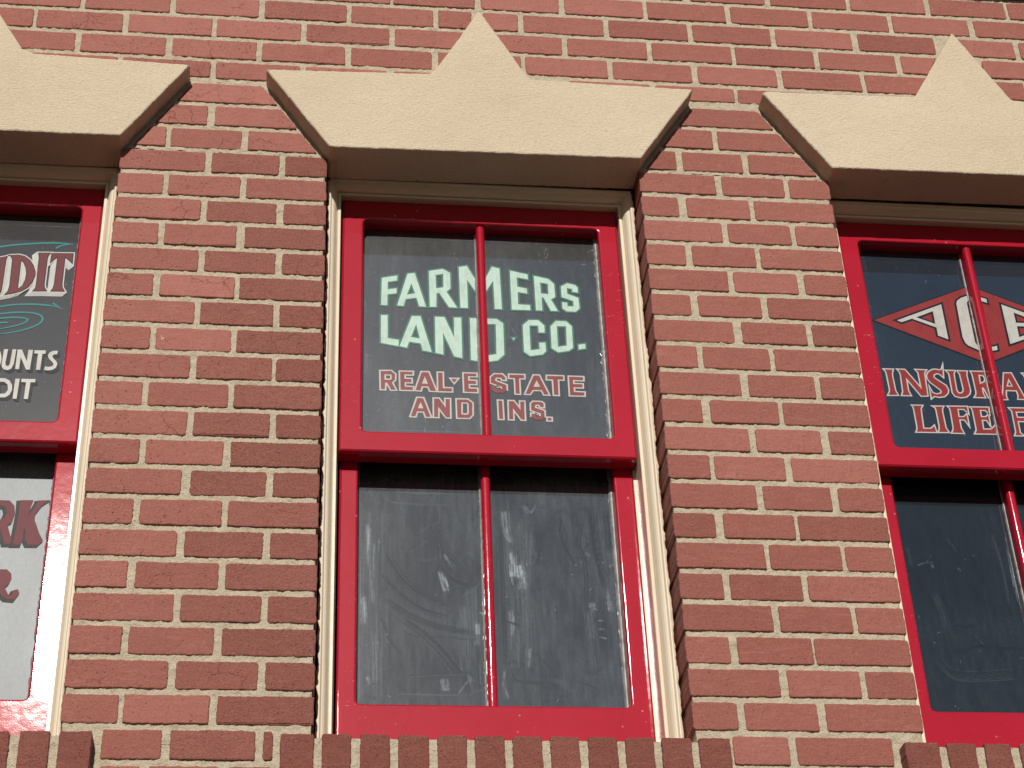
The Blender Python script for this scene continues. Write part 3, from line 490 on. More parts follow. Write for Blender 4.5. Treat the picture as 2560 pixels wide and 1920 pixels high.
# painted lettering, outlines in millimetres on the glass plane
GL = {
 'farmers': [[[[126.8,-214.9],[160.7,-206.8],[160.1,-220.6],[139.5,-225.3],[139.5,-245.2],[158.9,-241.8],[158.8,-255.0],[139.1,-259.4],[138.6,-288.6],[125.2,-288.2]]],[[[182.6,-201.2],[198.5,-198.1],[222.1,-288.5],[207.2,-288.3],[201.6,-265.4],[178.3,-270.1],[173.6,-288.9],[159.9,-288.0]],[[191.0,-227.2],[198.5,-253.4],[181.3,-258.0]]],[[[229.4,-191.2],[260.2,-184.1],[275.8,-194.1],[276.2,-237.1],[267.1,-246.0],[289.6,-288.1],[272.0,-287.9],[251.1,-250.1],[245.2,-251.4],[244.4,-288.2],[230.1,-288.4]],[[243.9,-201.3],[260.6,-197.8],[260.6,-234.2],[244.5,-237.9]]],[[[295.2,-176.6],[313.0,-172.7],[341.5,-231.2],[368.3,-172.2],[385.0,-176.6],[386.8,-287.7],[371.2,-287.7],[370.1,-211.1],[341.8,-262.3],[312.6,-210.9],[312.8,-287.9],[296.3,-287.8]]],[[[407.9,-181.0],[446.6,-190.1],[447.0,-203.5],[422.6,-199.1],[422.8,-224.9],[443.8,-229.0],[443.8,-242.7],[423.0,-239.4],[422.7,-272.8],[448.8,-273.5],[449.0,-287.3],[408.1,-287.9]]],[[[460.4,-193.1],[492.8,-200.5],[504.4,-213.4],[505.2,-249.1],[495.5,-256.2],[509.4,-287.1],[493.9,-287.1],[479.3,-252.1],[475.0,-251.7],[475.3,-287.2],[461.2,-287.2]],[[473.7,-210.8],[490.4,-213.8],[490.6,-241.9],[474.1,-240.6]]],[[[519.3,-219.4],[533.5,-209.8],[551.1,-214.1],[556.2,-220.6],[556.2,-234.5],[543.8,-233.1],[543.7,-225.0],[532.0,-223.3],[532.3,-238.9],[556.3,-248.9],[557.4,-277.6],[548.8,-286.8],[527.9,-287.0],[519.7,-279.3],[519.7,-262.4],[531.0,-262.9],[531.3,-272.9],[544.2,-273.0],[544.8,-258.3],[519.4,-248.7]]]],
 'land': [[[[125.2,-315.2],[139.5,-314.6],[139.5,-375.0],[163.0,-378.7],[162.6,-395.1],[125.1,-388.4]]],[[[191.3,-314.5],[209.9,-314.0],[232.8,-407.8],[213.8,-404.7],[209.7,-386.1],[184.9,-382.9],[180.3,-398.7],[164.7,-395.0]],[[200.3,-336.3],[208.0,-373.4],[189.1,-370.3]]],[[[240.7,-314.3],[261.5,-314.5],[281.3,-366.7],[281.8,-314.6],[297.5,-314.3],[297.8,-420.8],[280.5,-416.9],[257.6,-356.3],[257.5,-413.0],[240.9,-409.5]]],[[[316.2,-314.5],[374.4,-314.0],[388.2,-325.4],[387.7,-407.9],[373.0,-423.6],[342.6,-429.1],[315.9,-424.7]],[[332.6,-329.5],[371.9,-328.3],[370.9,-407.2],[348.9,-411.9],[332.1,-410.9]]],[[[406.4,-363.1],[412.6,-363.1],[409.0,-368.2]]],[[[430.5,-328.5],[444.1,-313.9],[465.0,-313.5],[477.5,-327.1],[477.2,-345.9],[464.2,-346.8],[463.9,-328.0],[444.8,-328.6],[444.8,-394.2],[464.1,-390.1],[464.1,-373.4],[477.6,-372.0],[478.1,-395.4],[470.0,-404.0],[443.1,-409.1],[430.3,-398.8]]],[[[490.9,-328.7],[503.3,-313.4],[525.5,-313.4],[537.6,-326.6],[537.1,-383.7],[527.6,-392.1],[504.3,-397.0],[490.3,-386.3]],[[504.6,-327.7],[524.7,-327.2],[523.8,-378.3],[504.5,-382.4]]],[[[549.3,-374.6],[563.9,-371.8],[564.0,-384.5],[549.3,-387.4]]]],
 'real': [[[[124.6,-460.7],[146.9,-459.8],[154.9,-467.6],[154.5,-481.8],[148.2,-489.1],[155.8,-506.4],[146.9,-507.0],[138.4,-489.5],[134.0,-489.6],[133.7,-506.2],[125.6,-506.3]],[[132.9,-468.3],[146.4,-468.4],[147.8,-470.5],[147.8,-479.5],[145.3,-482.4],[132.6,-482.4]]],[[[165.5,-460.7],[191.9,-460.3],[191.6,-466.8],[174.5,-467.2],[174.5,-478.4],[189.1,-478.5],[189.3,-486.8],[175.0,-486.7],[174.9,-498.2],[192.2,-498.8],[191.8,-506.1],[166.4,-506.2]]],[[[210.8,-460.2],[225.2,-460.0],[240.5,-506.5],[228.3,-506.4],[224.7,-495.9],[210.6,-495.9],[208.2,-506.3],[197.8,-505.9]],[[217.4,-469.9],[223.8,-489.3],[211.3,-489.1]]],[[[245.5,-460.1],[254.8,-460.0],[255.0,-498.9],[273.6,-498.8],[273.7,-506.3],[245.5,-506.6]]],[[[273.0,-474.7],[285.8,-474.6],[279.2,-483.9]]],[[[299.7,-459.8],[326.0,-459.7],[326.2,-465.9],[308.5,-466.3],[308.7,-477.8],[325.0,-477.8],[325.1,-485.9],[309.1,-485.9],[309.5,-497.8],[326.9,-497.8],[327.0,-506.1],[300.1,-506.1]]],[[[357.1,-467.2],[364.9,-459.1],[381.5,-459.1],[387.7,-466.6],[387.7,-472.7],[380.8,-472.5],[380.1,-469.5],[377.5,-467.1],[368.1,-467.4],[365.9,-470.8],[365.9,-475.9],[389.2,-486.0],[389.2,-499.5],[382.6,-506.1],[364.4,-506.2],[357.1,-499.4],[356.7,-489.2],[365.3,-489.1],[365.5,-495.3],[368.4,-497.7],[377.5,-498.0],[380.1,-495.3],[379.9,-490.8],[356.6,-480.8]]],[[[396.6,-459.2],[427.7,-458.9],[427.8,-467.0],[416.6,-467.4],[416.8,-506.7],[408.6,-506.4],[408.4,-467.5],[396.3,-466.9]]],[[[448.5,-459.0],[459.8,-458.9],[478.1,-506.7],[468.4,-506.4],[464.3,-495.5],[444.7,-496.0],[438.3,-506.5],[429.2,-506.2]],[[454.4,-470.8],[461.2,-487.6],[446.6,-488.0]]],[[[477.2,-458.8],[511.3,-458.7],[511.2,-466.9],[499.5,-467.1],[499.1,-506.5],[489.9,-506.5],[489.5,-467.5],[476.7,-467.4]]],[[[524.0,-459.2],[554.2,-459.1],[554.0,-467.1],[532.0,-467.0],[532.0,-477.7],[551.7,-477.6],[551.6,-485.6],[532.4,-485.5],[532.4,-498.0],[554.6,-498.4],[554.3,-506.2],[523.9,-506.4]]]],
 'ins': [[[[201.1,-525.6],[213.3,-525.8],[228.3,-571.4],[218.6,-571.6],[215.0,-558.8],[200.3,-558.7],[196.5,-571.4],[187.6,-571.1]],[[207.7,-535.5],[213.8,-551.3],[202.0,-551.1]]],[[[236.0,-525.8],[246.3,-525.8],[260.0,-547.7],[260.4,-526.1],[268.8,-526.1],[268.8,-571.5],[261.1,-571.5],[244.5,-545.7],[243.8,-571.5],[235.7,-571.4]]],[[[283.7,-526.3],[306.5,-526.0],[315.9,-534.2],[315.3,-563.2],[309.1,-571.2],[284.3,-571.7]],[[292.8,-532.9],[305.8,-533.0],[308.4,-536.4],[308.0,-559.7],[305.1,-563.6],[292.1,-563.5]]],[[[370.7,-526.0],[379.0,-526.1],[379.5,-571.2],[371.3,-571.2]]],[[[392.9,-526.2],[403.2,-526.2],[416.8,-547.5],[417.1,-526.5],[425.1,-526.6],[424.9,-571.6],[418.0,-571.4],[401.0,-543.6],[400.4,-571.4],[392.3,-571.4]]],[[[439.9,-530.7],[444.4,-526.1],[462.1,-526.3],[466.2,-530.4],[466.1,-538.7],[458.8,-538.7],[458.5,-534.5],[455.9,-532.7],[450.5,-532.6],[447.7,-535.5],[447.7,-540.9],[466.9,-548.2],[466.7,-564.0],[461.1,-571.1],[446.7,-571.0],[439.5,-564.3],[439.6,-556.1],[447.3,-556.2],[447.6,-561.5],[451.2,-564.5],[456.0,-564.4],[458.8,-561.7],[459.0,-554.4],[439.4,-547.3]]],[[[473.6,-565.2],[481.1,-565.3],[481.0,-571.3],[473.3,-571.3]]]],
 'diamond': [[[[1218.6,-279.1],[1457.1,-173.2],[1718.8,-272.8],[1462.8,-384.8]]]],
 'acee': [[[[1271.0,-277.5],[1381.1,-228.0],[1381.0,-324.7],[1358.9,-315.2],[1359.0,-293.1],[1306.1,-271.2],[1281.1,-282.1]],[[1316.8,-267.1],[1358.4,-248.2],[1358.2,-283.6]]],[[[1455.7,-197.2],[1490.1,-208.2],[1490.2,-218.8],[1480.3,-215.6],[1454.2,-210.3],[1446.0,-213.8],[1442.1,-221.1],[1441.8,-227.1],[1441.5,-330.0],[1445.7,-338.6],[1454.0,-343.2],[1483.8,-339.9],[1490.1,-337.1],[1489.6,-348.5],[1481.7,-350.8],[1454.2,-355.5],[1424.0,-339.6],[1418.5,-332.9],[1414.9,-316.3],[1417.1,-224.3],[1420.2,-216.0],[1431.1,-207.4]]],[[[1522.3,-221.8],[1604.5,-256.0],[1599.0,-266.3],[1546.9,-243.5],[1547.3,-271.7],[1579.3,-271.6],[1579.1,-281.2],[1547.4,-281.1],[1546.9,-311.5],[1601.3,-288.2],[1602.6,-298.2],[1522.1,-331.4]]]],
 'insur': [[[[1221.2,-411.7],[1240.1,-411.5],[1236.9,-419.3],[1236.1,-427.5],[1236.9,-466.2],[1240.8,-477.7],[1220.4,-478.5],[1225.2,-469.3],[1226.1,-463.9],[1225.3,-425.2],[1224.6,-417.0]]],[[[1251.8,-411.0],[1267.3,-411.1],[1297.7,-461.1],[1297.3,-416.8],[1293.0,-410.1],[1314.7,-410.3],[1309.7,-417.2],[1307.4,-476.9],[1293.8,-478.0],[1266.4,-430.8],[1266.0,-466.8],[1269.6,-477.5],[1251.2,-477.8],[1254.9,-469.1],[1256.7,-423.9],[1255.5,-416.7]]],[[[1345.9,-409.4],[1351.2,-407.7],[1353.7,-402.1],[1352.5,-414.6],[1351.2,-425.5],[1345.1,-418.5],[1338.5,-416.6],[1331.7,-420.0],[1329.2,-425.5],[1330.6,-430.9],[1353.0,-449.0],[1356.6,-459.7],[1354.2,-468.8],[1345.1,-477.2],[1333.9,-479.5],[1322.7,-477.2],[1316.1,-482.8],[1316.8,-460.4],[1320.1,-470.1],[1328.8,-473.0],[1338.4,-471.2],[1341.7,-465.7],[1340.3,-460.4],[1320.3,-441.3],[1315.6,-432.4],[1315.6,-423.3],[1320.9,-414.9],[1330.5,-408.5],[1338.5,-407.5]]],[[[1362.2,-409.6],[1380.2,-409.4],[1376.8,-415.4],[1376.0,-424.6],[1375.0,-460.8],[1379.0,-468.7],[1386.8,-468.4],[1391.8,-461.9],[1392.7,-452.9],[1391.4,-416.6],[1388.0,-409.5],[1407.5,-409.6],[1405.5,-416.1],[1405.0,-423.4],[1406.2,-459.6],[1403.0,-468.7],[1394.6,-476.2],[1381.9,-478.5],[1370.1,-475.4],[1366.2,-466.5],[1367.2,-421.3],[1366.1,-414.0]]],[[[1417.6,-409.7],[1452.1,-409.1],[1458.7,-415.7],[1458.6,-428.5],[1452.6,-439.7],[1447.1,-444.4],[1456.5,-468.4],[1461.2,-476.4],[1445.7,-476.6],[1438.8,-451.1],[1434.3,-450.4],[1433.7,-465.7],[1436.4,-476.4],[1414.7,-476.4],[1419.0,-469.9],[1420.3,-462.6],[1419.9,-422.8],[1419.2,-413.7]],[[1432.7,-416.8],[1444.2,-418.2],[1447.2,-427.2],[1443.9,-436.4],[1431.9,-442.3]]],[[[1492.5,-411.1],[1508.5,-410.8],[1527.1,-477.4],[1512.3,-477.6],[1514.6,-469.8],[1512.8,-455.4],[1487.8,-455.5],[1484.8,-471.0],[1486.2,-479.5],[1472.9,-480.0],[1478.5,-471.2]],[[1500.3,-423.2],[1506.1,-445.7],[1491.1,-446.3]]],[[[1535.1,-410.1],[1550.8,-410.2],[1579.7,-460.6],[1581.1,-415.9],[1577.0,-409.1],[1599.0,-409.3],[1593.6,-416.4],[1588.9,-476.5],[1575.1,-477.6],[1549.1,-430.0],[1547.3,-466.4],[1550.6,-477.1],[1531.8,-477.4],[1535.9,-468.6],[1539.5,-423.1],[1538.6,-415.8]]]],
 'life': [[[[1269.8,-504.5],[1290.5,-504.3],[1286.4,-510.7],[1285.7,-519.5],[1283.7,-563.5],[1301.3,-562.9],[1309.3,-555.6],[1311.4,-570.4],[1268.0,-571.1],[1271.3,-564.9],[1271.9,-557.0],[1272.0,-514.7],[1271.6,-507.7]]],[[[1317.2,-505.1],[1337.2,-504.7],[1333.9,-510.7],[1333.1,-519.5],[1333.7,-560.0],[1338.2,-569.5],[1317.5,-570.2],[1320.1,-564.0],[1321.6,-555.2],[1321.7,-514.7],[1320.6,-507.6]]],[[[1349.6,-504.2],[1391.3,-503.2],[1390.9,-518.3],[1384.1,-508.8],[1368.7,-509.0],[1367.6,-530.7],[1380.3,-530.2],[1386.8,-523.8],[1386.5,-548.5],[1380.7,-536.4],[1367.8,-535.9],[1367.5,-558.8],[1371.4,-570.9],[1347.0,-570.9],[1351.5,-562.9],[1352.3,-554.1],[1353.3,-513.5],[1352.1,-507.3]]],[[[1400.4,-504.3],[1439.1,-503.5],[1438.1,-518.3],[1431.7,-509.7],[1418.6,-509.6],[1418.2,-528.8],[1429.8,-528.4],[1435.4,-522.9],[1434.5,-545.9],[1430.0,-535.4],[1418.5,-535.0],[1416.9,-560.6],[1436.1,-559.9],[1446.5,-549.8],[1444.9,-570.1],[1398.1,-570.9],[1402.7,-562.8],[1403.1,-552.3],[1403.3,-513.4],[1402.3,-506.3]]],[[[1487.1,-503.2],[1533.8,-502.3],[1533.7,-510.3],[1498.6,-511.3],[1499.3,-527.6],[1522.6,-527.1],[1522.4,-535.6],[1498.5,-535.6],[1497.8,-566.5],[1504.3,-572.4],[1486.6,-572.6],[1490.4,-565.0],[1491.9,-510.1]]]],
 'udit': [[[[-661.7,-195.9],[-646.1,-193.9],[-634.1,-196.8],[-622.2,-206.1],[-613.6,-219.7],[-607.8,-236.8],[-607.3,-246.0],[-610.8,-263.5],[-618.3,-277.6],[-629.7,-287.3],[-644.2,-293.7],[-661.5,-298.5],[-656.2,-289.8],[-654.6,-276.0],[-656.1,-213.7],[-656.7,-204.4]],[[-639.6,-204.7],[-632.4,-212.5],[-626.4,-226.1],[-623.5,-241.1],[-623.9,-258.4],[-628.4,-274.7],[-634.8,-281.9],[-639.6,-282.7],[-639.7,-253.4],[-640.5,-212.9]]],[[[-603.9,-186.4],[-581.8,-185.5],[-584.9,-191.3],[-586.4,-198.4],[-586.1,-268.1],[-584.8,-277.2],[-580.0,-285.0],[-605.3,-286.5],[-601.1,-279.1],[-600.4,-268.8],[-601.8,-198.1]]],[[[-576.7,-186.2],[-533.7,-184.6],[-533.3,-208.0],[-541.4,-199.7],[-549.3,-193.0],[-549.9,-196.6],[-549.5,-266.3],[-548.2,-275.4],[-543.3,-284.3],[-568.3,-285.0],[-564.6,-277.3],[-563.4,-266.9],[-563.4,-197.3],[-564.1,-194.4],[-569.6,-198.8],[-576.9,-207.9]]],[[[-683.9,-203.4],[-669.9,-199.2],[-671.6,-208.6],[-671.8,-278.0],[-672.1,-290.5],[-674.7,-299.7],[-690.0,-305.0],[-695.5,-296.2],[-682.8,-291.0],[-679.5,-272.6],[-680.7,-214.9],[-683.5,-206.9]]]],
 'swoosh': [[[-705.1,-175.8],[-687.4,-172.0],[-661.0,-165.8],[-625.3,-160.4],[-589.3,-156.2],[-562.0,-155.3],[-543.6,-156.7],[-534.3,-158.6]],[[-570.6,-170.6],[-563.9,-164.3],[-554.2,-160.2],[-543.4,-158.5]],[[-686.8,-332.5],[-669.5,-329.4],[-643.6,-323.7],[-608.4,-320.5],[-578.1,-321.3],[-556.4,-324.2],[-538.8,-331.3]],[[-562.7,-315.4],[-554.9,-321.8],[-547.3,-326.7]],[[-677.6,-350.7],[-667.3,-348.4],[-641.4,-343.9],[-611.4,-342.5],[-589.8,-346.0],[-580.1,-354.5],[-582.3,-366.9],[-597.0,-378.7],[-618.8,-388.6],[-644.3,-396.4],[-661.5,-399.3],[-678.8,-401.2]],[[-676.3,-362.3],[-666.0,-360.0],[-643.5,-356.8],[-624.1,-356.5],[-611.4,-359.3],[-610.1,-363.7],[-617.2,-370.7],[-637.4,-379.4],[-663.0,-386.6],[-676.7,-389.0]],[[-669.9,-372.0],[-654.3,-370.2],[-648.0,-371.0]]],
 'ounts': [[[[-651.1,-464.5],[-651.7,-457.9],[-653.0,-451.8],[-654.9,-446.6],[-657.2,-442.6],[-659.9,-440.1],[-662.7,-439.4],[-665.5,-440.3],[-668.0,-443.0],[-670.0,-447.2],[-671.6,-452.6],[-672.4,-458.8],[-672.5,-465.4],[-671.9,-472.0],[-670.7,-478.1],[-668.8,-483.3],[-666.4,-487.2],[-663.8,-489.7],[-661.0,-490.4],[-658.3,-489.4],[-655.8,-486.8],[-653.7,-482.7],[-652.2,-477.3],[-651.3,-471.1]],[[-657.7,-464.8],[-657.9,-460.3],[-658.4,-456.2],[-659.1,-452.6],[-660.0,-449.9],[-661.0,-448.2],[-662.1,-447.6],[-663.2,-448.2],[-664.1,-450.0],[-665.0,-452.8],[-665.6,-456.5],[-665.9,-460.7],[-666.0,-465.1],[-665.8,-469.6],[-665.3,-473.8],[-664.6,-477.3],[-663.7,-480.0],[-662.7,-481.7],[-661.6,-482.2],[-660.5,-481.6],[-659.6,-479.9],[-658.7,-477.1],[-658.1,-473.5],[-657.8,-469.3]]],[[[-648.7,-438.3],[-640.6,-438.0],[-642.4,-472.8],[-640.3,-479.2],[-635.9,-479.7],[-632.9,-475.7],[-631.8,-438.0],[-624.0,-437.7],[-625.2,-474.3],[-629.1,-486.3],[-636.5,-490.3],[-644.5,-488.0],[-648.7,-481.7],[-649.3,-473.1]]],[[[-621.4,-438.2],[-612.7,-437.9],[-600.0,-466.7],[-599.6,-438.0],[-590.5,-437.6],[-591.8,-486.9],[-599.5,-487.3],[-613.3,-456.4],[-613.5,-486.7],[-621.2,-487.1]]],[[[-587.3,-438.3],[-564.6,-438.0],[-564.6,-446.1],[-570.7,-446.4],[-571.3,-486.7],[-579.6,-487.1],[-579.5,-446.3],[-587.3,-446.2]]],[[[-540.4,-437.6],[-541.0,-446.4],[-547.0,-447.1],[-550.2,-450.5],[-549.2,-454.8],[-541.0,-464.3],[-538.3,-470.7],[-540.3,-480.5],[-547.5,-486.2],[-556.1,-487.6],[-563.5,-486.9],[-562.3,-477.7],[-555.2,-479.0],[-547.6,-476.5],[-545.8,-472.1],[-547.6,-467.8],[-556.4,-458.4],[-559.4,-450.9],[-557.0,-443.2],[-550.5,-438.5]]]],
 'dit': [[[[-657.5,-510.4],[-638.5,-510.3],[-629.4,-515.3],[-623.0,-525.7],[-621.6,-538.4],[-625.5,-550.2],[-633.3,-556.8],[-653.8,-557.6]],[[-651.3,-519.3],[-639.3,-518.9],[-631.6,-526.0],[-629.8,-538.7],[-634.4,-547.4],[-647.9,-548.9]]],[[[-618.1,-510.6],[-609.5,-510.2],[-610.4,-559.5],[-618.4,-559.4]]],[[[-605.7,-510.5],[-577.8,-510.0],[-578.1,-517.9],[-587.1,-518.3],[-588.1,-559.3],[-596.2,-559.2],[-595.9,-518.6],[-605.7,-518.2]]]],
 'rk': [[[[-584.7,-770.9],[-559.0,-770.1],[-563.4,-788.3],[-564.1,-806.7],[-551.5,-777.3],[-550.0,-770.7],[-527.7,-769.2],[-540.1,-779.7],[-552.3,-802.5],[-552.2,-814.3],[-540.1,-845.3],[-531.4,-860.6],[-539.7,-870.6],[-559.5,-871.1],[-566.3,-858.9],[-566.7,-840.8],[-570.2,-833.1],[-570.7,-859.0],[-572.7,-871.5],[-588.1,-871.9],[-587.2,-859.5],[-583.8,-799.4]]],[[[-637.1,-771.9],[-604.7,-772.3],[-594.4,-783.9],[-591.3,-802.2],[-594.8,-820.7],[-603.0,-827.4],[-596.4,-846.8],[-591.6,-859.6],[-592.6,-870.4],[-603.6,-870.7],[-615.2,-836.9],[-612.4,-870.4],[-627.8,-870.8]],[[-622.2,-784.7],[-610.8,-787.0],[-607.1,-800.1],[-610.1,-813.3],[-618.6,-816.1]]]],
 'r': [[[[-606.1,-926.4],[-593.0,-926.1],[-583.8,-934.7],[-582.1,-946.0],[-585.3,-956.1],[-593.0,-965.1],[-584.8,-979.8],[-578.1,-982.2],[-574.8,-972.1],[-567.6,-968.7],[-563.9,-976.9],[-571.7,-991.2],[-588.0,-989.8],[-605.0,-974.1],[-611.9,-989.1],[-618.6,-986.8],[-619.1,-926.7]]]],
}
# ------------------------------------------------------------------ windows
PROF = [(0.0065, 0.20), (0.0065, 0.0640), (0.0073, 0.0617), (0.0090, 0.0602), (0.0110, 0.0604), (0.0124, 0.0622), (0.0130, 0.0652), (0.0140, 0.0666), (0.0165, 0.0674),
        (0.0195, 0.0696), (0.0225, 0.0738), (0.0250, 0.0795), (0.0265, 0.0838), (0.0270, 0.0880), (0.0277, 0.0886), (0.0281, 0.0865), (0.0288, 0.0858), (0.0338, 0.0858), (0.0345, 0.0868), (0.0345, 0.150), (0.0388, 0.150), (0.0392, 0.152), (0.0392, 0.20)]
def frame(mb, x0, x1, z0, z1, hx0, hx1, hz0, hz1, y, yb, r, bev=0.0042):
    o = rounded([(x0, z0), (x1, z0), (x1, z1), (x0, z1)], 0.003, 2); h = rounded([(hx0, hz0), (hx1, hz0), (hx1, hz1), (hx0, hz1)], r, 7)
    def soft(p, sg, b):                                              # quarter-round arris, front to side
        return [mb.ring(offset(p, sg*b*(1 - math.sin(t*math.pi/8))), y + b*(1 - math.cos(t*math.pi/8))) for t in range(5)]
    O = soft(o, -1, 0.0045); Hh = soft(h, 1, bev)
    for a, b in zip(O, O[1:]): mb.loft(b, a)
    for a, b in zip(Hh, Hh[1:]): mb.loft(a, b)
    mb.loft(mb.ring(o, yb), mb.ring(o, y + 0.0045), 0, False); mb.loft(mb.ring(h, y + bev), mb.ring(h, yb), 0, False); mb.fill([O[0], Hh[0][::-1]])
def bar(mb, xa, xb, z0, z1, y, yb, c=0.0048, b=0.0012):
    """moulded glazing bar: chamfered front with softened arrises"""
    pr = [(xa, yb), (xa, y + c + 0.002), (xa + b*0.5, y + c*0.75), (xa + c*0.8, y + b*0.6), (xa + c, y), (xb - c, y), (xb - c*0.8, y + b*0.6), (xb - b*0.5, y + c*0.75), (xb, y + c + 0.002), (xb, yb)]
    lo = [mb.vert(x, yy, z0) for x, yy in pr]; hi = [mb.vert(x, yy, z1) for x, yy in pr]
    for i in range(len(pr) - 1): mb.face((lo[i], lo[i+1], hi[i+1], hi[i]), 0, 0 < i < len(pr) - 2)
def bead(mb, x, z0, z1, yg, sgn, w):
    n = int((z1-z0)/0.007); prev = None
    for i in range(n+1):
        z = z0 + (z1-z0)*i/n; q = w*(1 + random.gauss(0, 0.16)); pr = []
        for t in range(5):
            a = t/4*math.pi/2; pr.append(mb.vert(x + sgn*q*math.sin(a), yg - 0.0004 - q*0.8*math.cos(a), z))
        if prev:
            for t in range(4): mb.face((prev[t], prev[t+1], pr[t+1], pr[t]) if sgn > 0 else (prev[t+1], prev[t], pr[t], pr[t+1]), 0, True)
        prev = pr

def vnoise(nx, nz, cx, cz):
    """smooth value noise, cx by cz cells over an nx by nz grid"""
    g = RNG.random((cz + 2, cx + 2)); u = np.linspace(0, cx, nx); v = np.linspace(0, cz, nz)
    iu, iv = np.minimum(u.astype(int), cx), np.minimum(v.astype(int), cz); fu, fv = u - iu, v - iv
    fu, fv = fu*fu*(3-2*fu), (fv*fv*(3-2*fv))[:, None]
    a, b, c, d = g[iv][:, iu], g[iv][:, iu+1], g[iv+1][:, iu], g[iv+1][:, iu+1]
    return (a*(1-fu) + b*fu)*(1-fv) + (c*(1-fu) + d*fu)*fv
def dusty_pane(x0, x1, z0, z1, y, base, strokes_, runs, patch=None, step=0.0016):
    nx, nz = int((x1-x0)/step), int((z1-z0)/step); X, Z = np.meshgrid(np.linspace(x0, x1, nx), np.linspace(z0, z1, nz))
    D = base*(0.55 + 0.9*vnoise(nx, nz, 7, 6))*(0.75 + 0.5*vnoise(nx, nz, 60, 22))
    D *= 0.8 + 0.4*vnoise(nx, nz, nx//3, nz//14)
    def stroke(P, w, val, al):
        nonlocal D
        P = np.array(P); m = (X > P[:, 0].min()-w*2) & (X < P[:, 0].max()+w*2) & (Z > P[:, 1].min()-w*2) & (Z < P[:, 1].max()+w*2)
        if not m.any(): return
        x, z = X[m], Z[m]; best = np.full(x.shape, 9.0); lat = np.zeros_like(x); run = np.zeros_like(x); L = 0.0
        for a, b in zip(P[:-1], P[1:]):
            d = b - a; l = math.hypot(*d) or 1e-9; t = np.clip(((x-a[0])*d[0] + (z-a[1])*d[1])/l**2, 0, 1)
            ex, ez = x - a[0] - d[0]*t, z - a[1] - d[1]*t; q = np.hypot(ex, ez); k = q < best
            best[k] = q[k]; lat[k] = ((d[0]*ez - d[1]*ex)/l)[k]; run[k] = (L + t*l)[k]; L += l
        nb = max(5, int(w/0.0011)); br = RNG.random(nb + 2)*0.75 + 0.5; u = np.clip(lat/w, -1, 1)
        wob = np.interp(run, np.linspace(0, L, 12), RNG.random(12)*0.5 + 0.75); bris = np.clip(np.interp((u+1)/2*nb, np.arange(nb+2), br)*wob, 0, 1.1)
        A = al*np.clip((1 - best/w)*2.0, 0, 1)*bris*np.clip(np.minimum(run, L-run)/(0.18*L) + 0.35, 0, 1); A = np.clip(A, 0, 1)
        D[m] = D[m]*(1-A) + val*A
    for _ in range(runs):                                            # faint vertical runs
        x = random.uniform(x0, x1); z = random.uniform(z0, z1); stroke([(x, z), (x + random.gauss(0, .002), z - random.uniform(.03, .16))], random.uniform(.0015, .006), base*random.choice((0.35, 0.5, 1.5, 2.0)), random.uniform(.15, .5))
    for _ in range(runs//2):                                         # odd swipes of the cloth
        x = random.uniform(x0, x1); z = random.uniform(z0, z1); t = random.uniform(0, 6.28); q = [(x, z)]
        for k in range(4): t += random.gauss(0, .35); q.append((q[-1][0] + .012*math.cos(t), q[-1][1] + .016*math.sin(t)))
        stroke(q, random.uniform(.002, .007), base*random.choice((0.4, 0.5, 1.7)), random.uniform(.3, .6))
    for P, w, val, al in strokes_:
        q = [(x/1000, z/1000) for x, z in P]
        fine = [tuple(0.5*((2*b[j]) + (c[j]-a[j])*t + (2*a[j]-5*b[j]+4*c[j]-d[j])*t*t + (3*b[j]-a[j]-3*c[j]+d[j])*t**3) for j in (0, 1))
                for a, b, c, d in zip([q[0]] + q[:-2], q[:-1], q[1:], q[2:] + [q[-1]]) for t in (0, .25, .5, .75)] + [q[-1]]
        if val > 0.2:                                                # a bright smear: a bundle of fine runs with ragged ends
            stroke(fine, w/1250, val*0.5, al*0.45)
            n = len(fine); nx_ = max(4, int(w*1.6))
            for _k in range(nx_):
                i0 = random.uniform(-0.25, 0.75)*n; ln = random.uniform(0.2, 0.75)*n; seg = fine[max(0, int(i0)):max(0, int(i0)) + max(3, int(ln))]
                if len(seg) < 2: continue
                dx = random.gauss(0, w*0.00042); stroke([(x + dx + random.gauss(0, .0003), z) for x, z in seg], random.uniform(0.0006, 0.0017), val*random.uniform(0.55, 1.15), random.uniform(0.35, 0.95)*al)
        else:
            stroke(fine, w/1400, val*0.6, min(1, al*0.95))
            for _k in range(int(w)):
                dx, dz = random.gauss(0, w*0.0004), random.gauss(0, w*0.0004); stroke([(x + dx, z + dz) for x, z in fine], random.uniform(0.0007, 0.0014), random.choice((0.02, 0.03, 0.16)), random.uniform(0.3, 0.7))
    if patch:
        px, pz, rx, rz = patch; g = np.clip(1.3 - np.hypot((X-px)/rx, (Z-pz)/rz), 0, 1)*np.clip(vnoise(nx, nz, nx//2, nz//2)*vnoise(nx, nz, nx//6, nz//5)*3.4 - 0.95, 0, 1); D = D*(1-0.8*g) + 0.34*g
    mb = MB(); b0 = 0
    for jz in range(nz):
        for i in range(nx): mb.col = (float(D[jz, i]), 0, 0); mb.vert(X[jz, i], y, Z[jz, i])
    for jz in range(nz-1):
        for i in range(nx-1): q = jz*nx + i; mb.face((q, q+1, q+nx+1, q+nx))
    mb.box(x0, x1, y+0.0002, y+0.0036, z0, z1); return mb

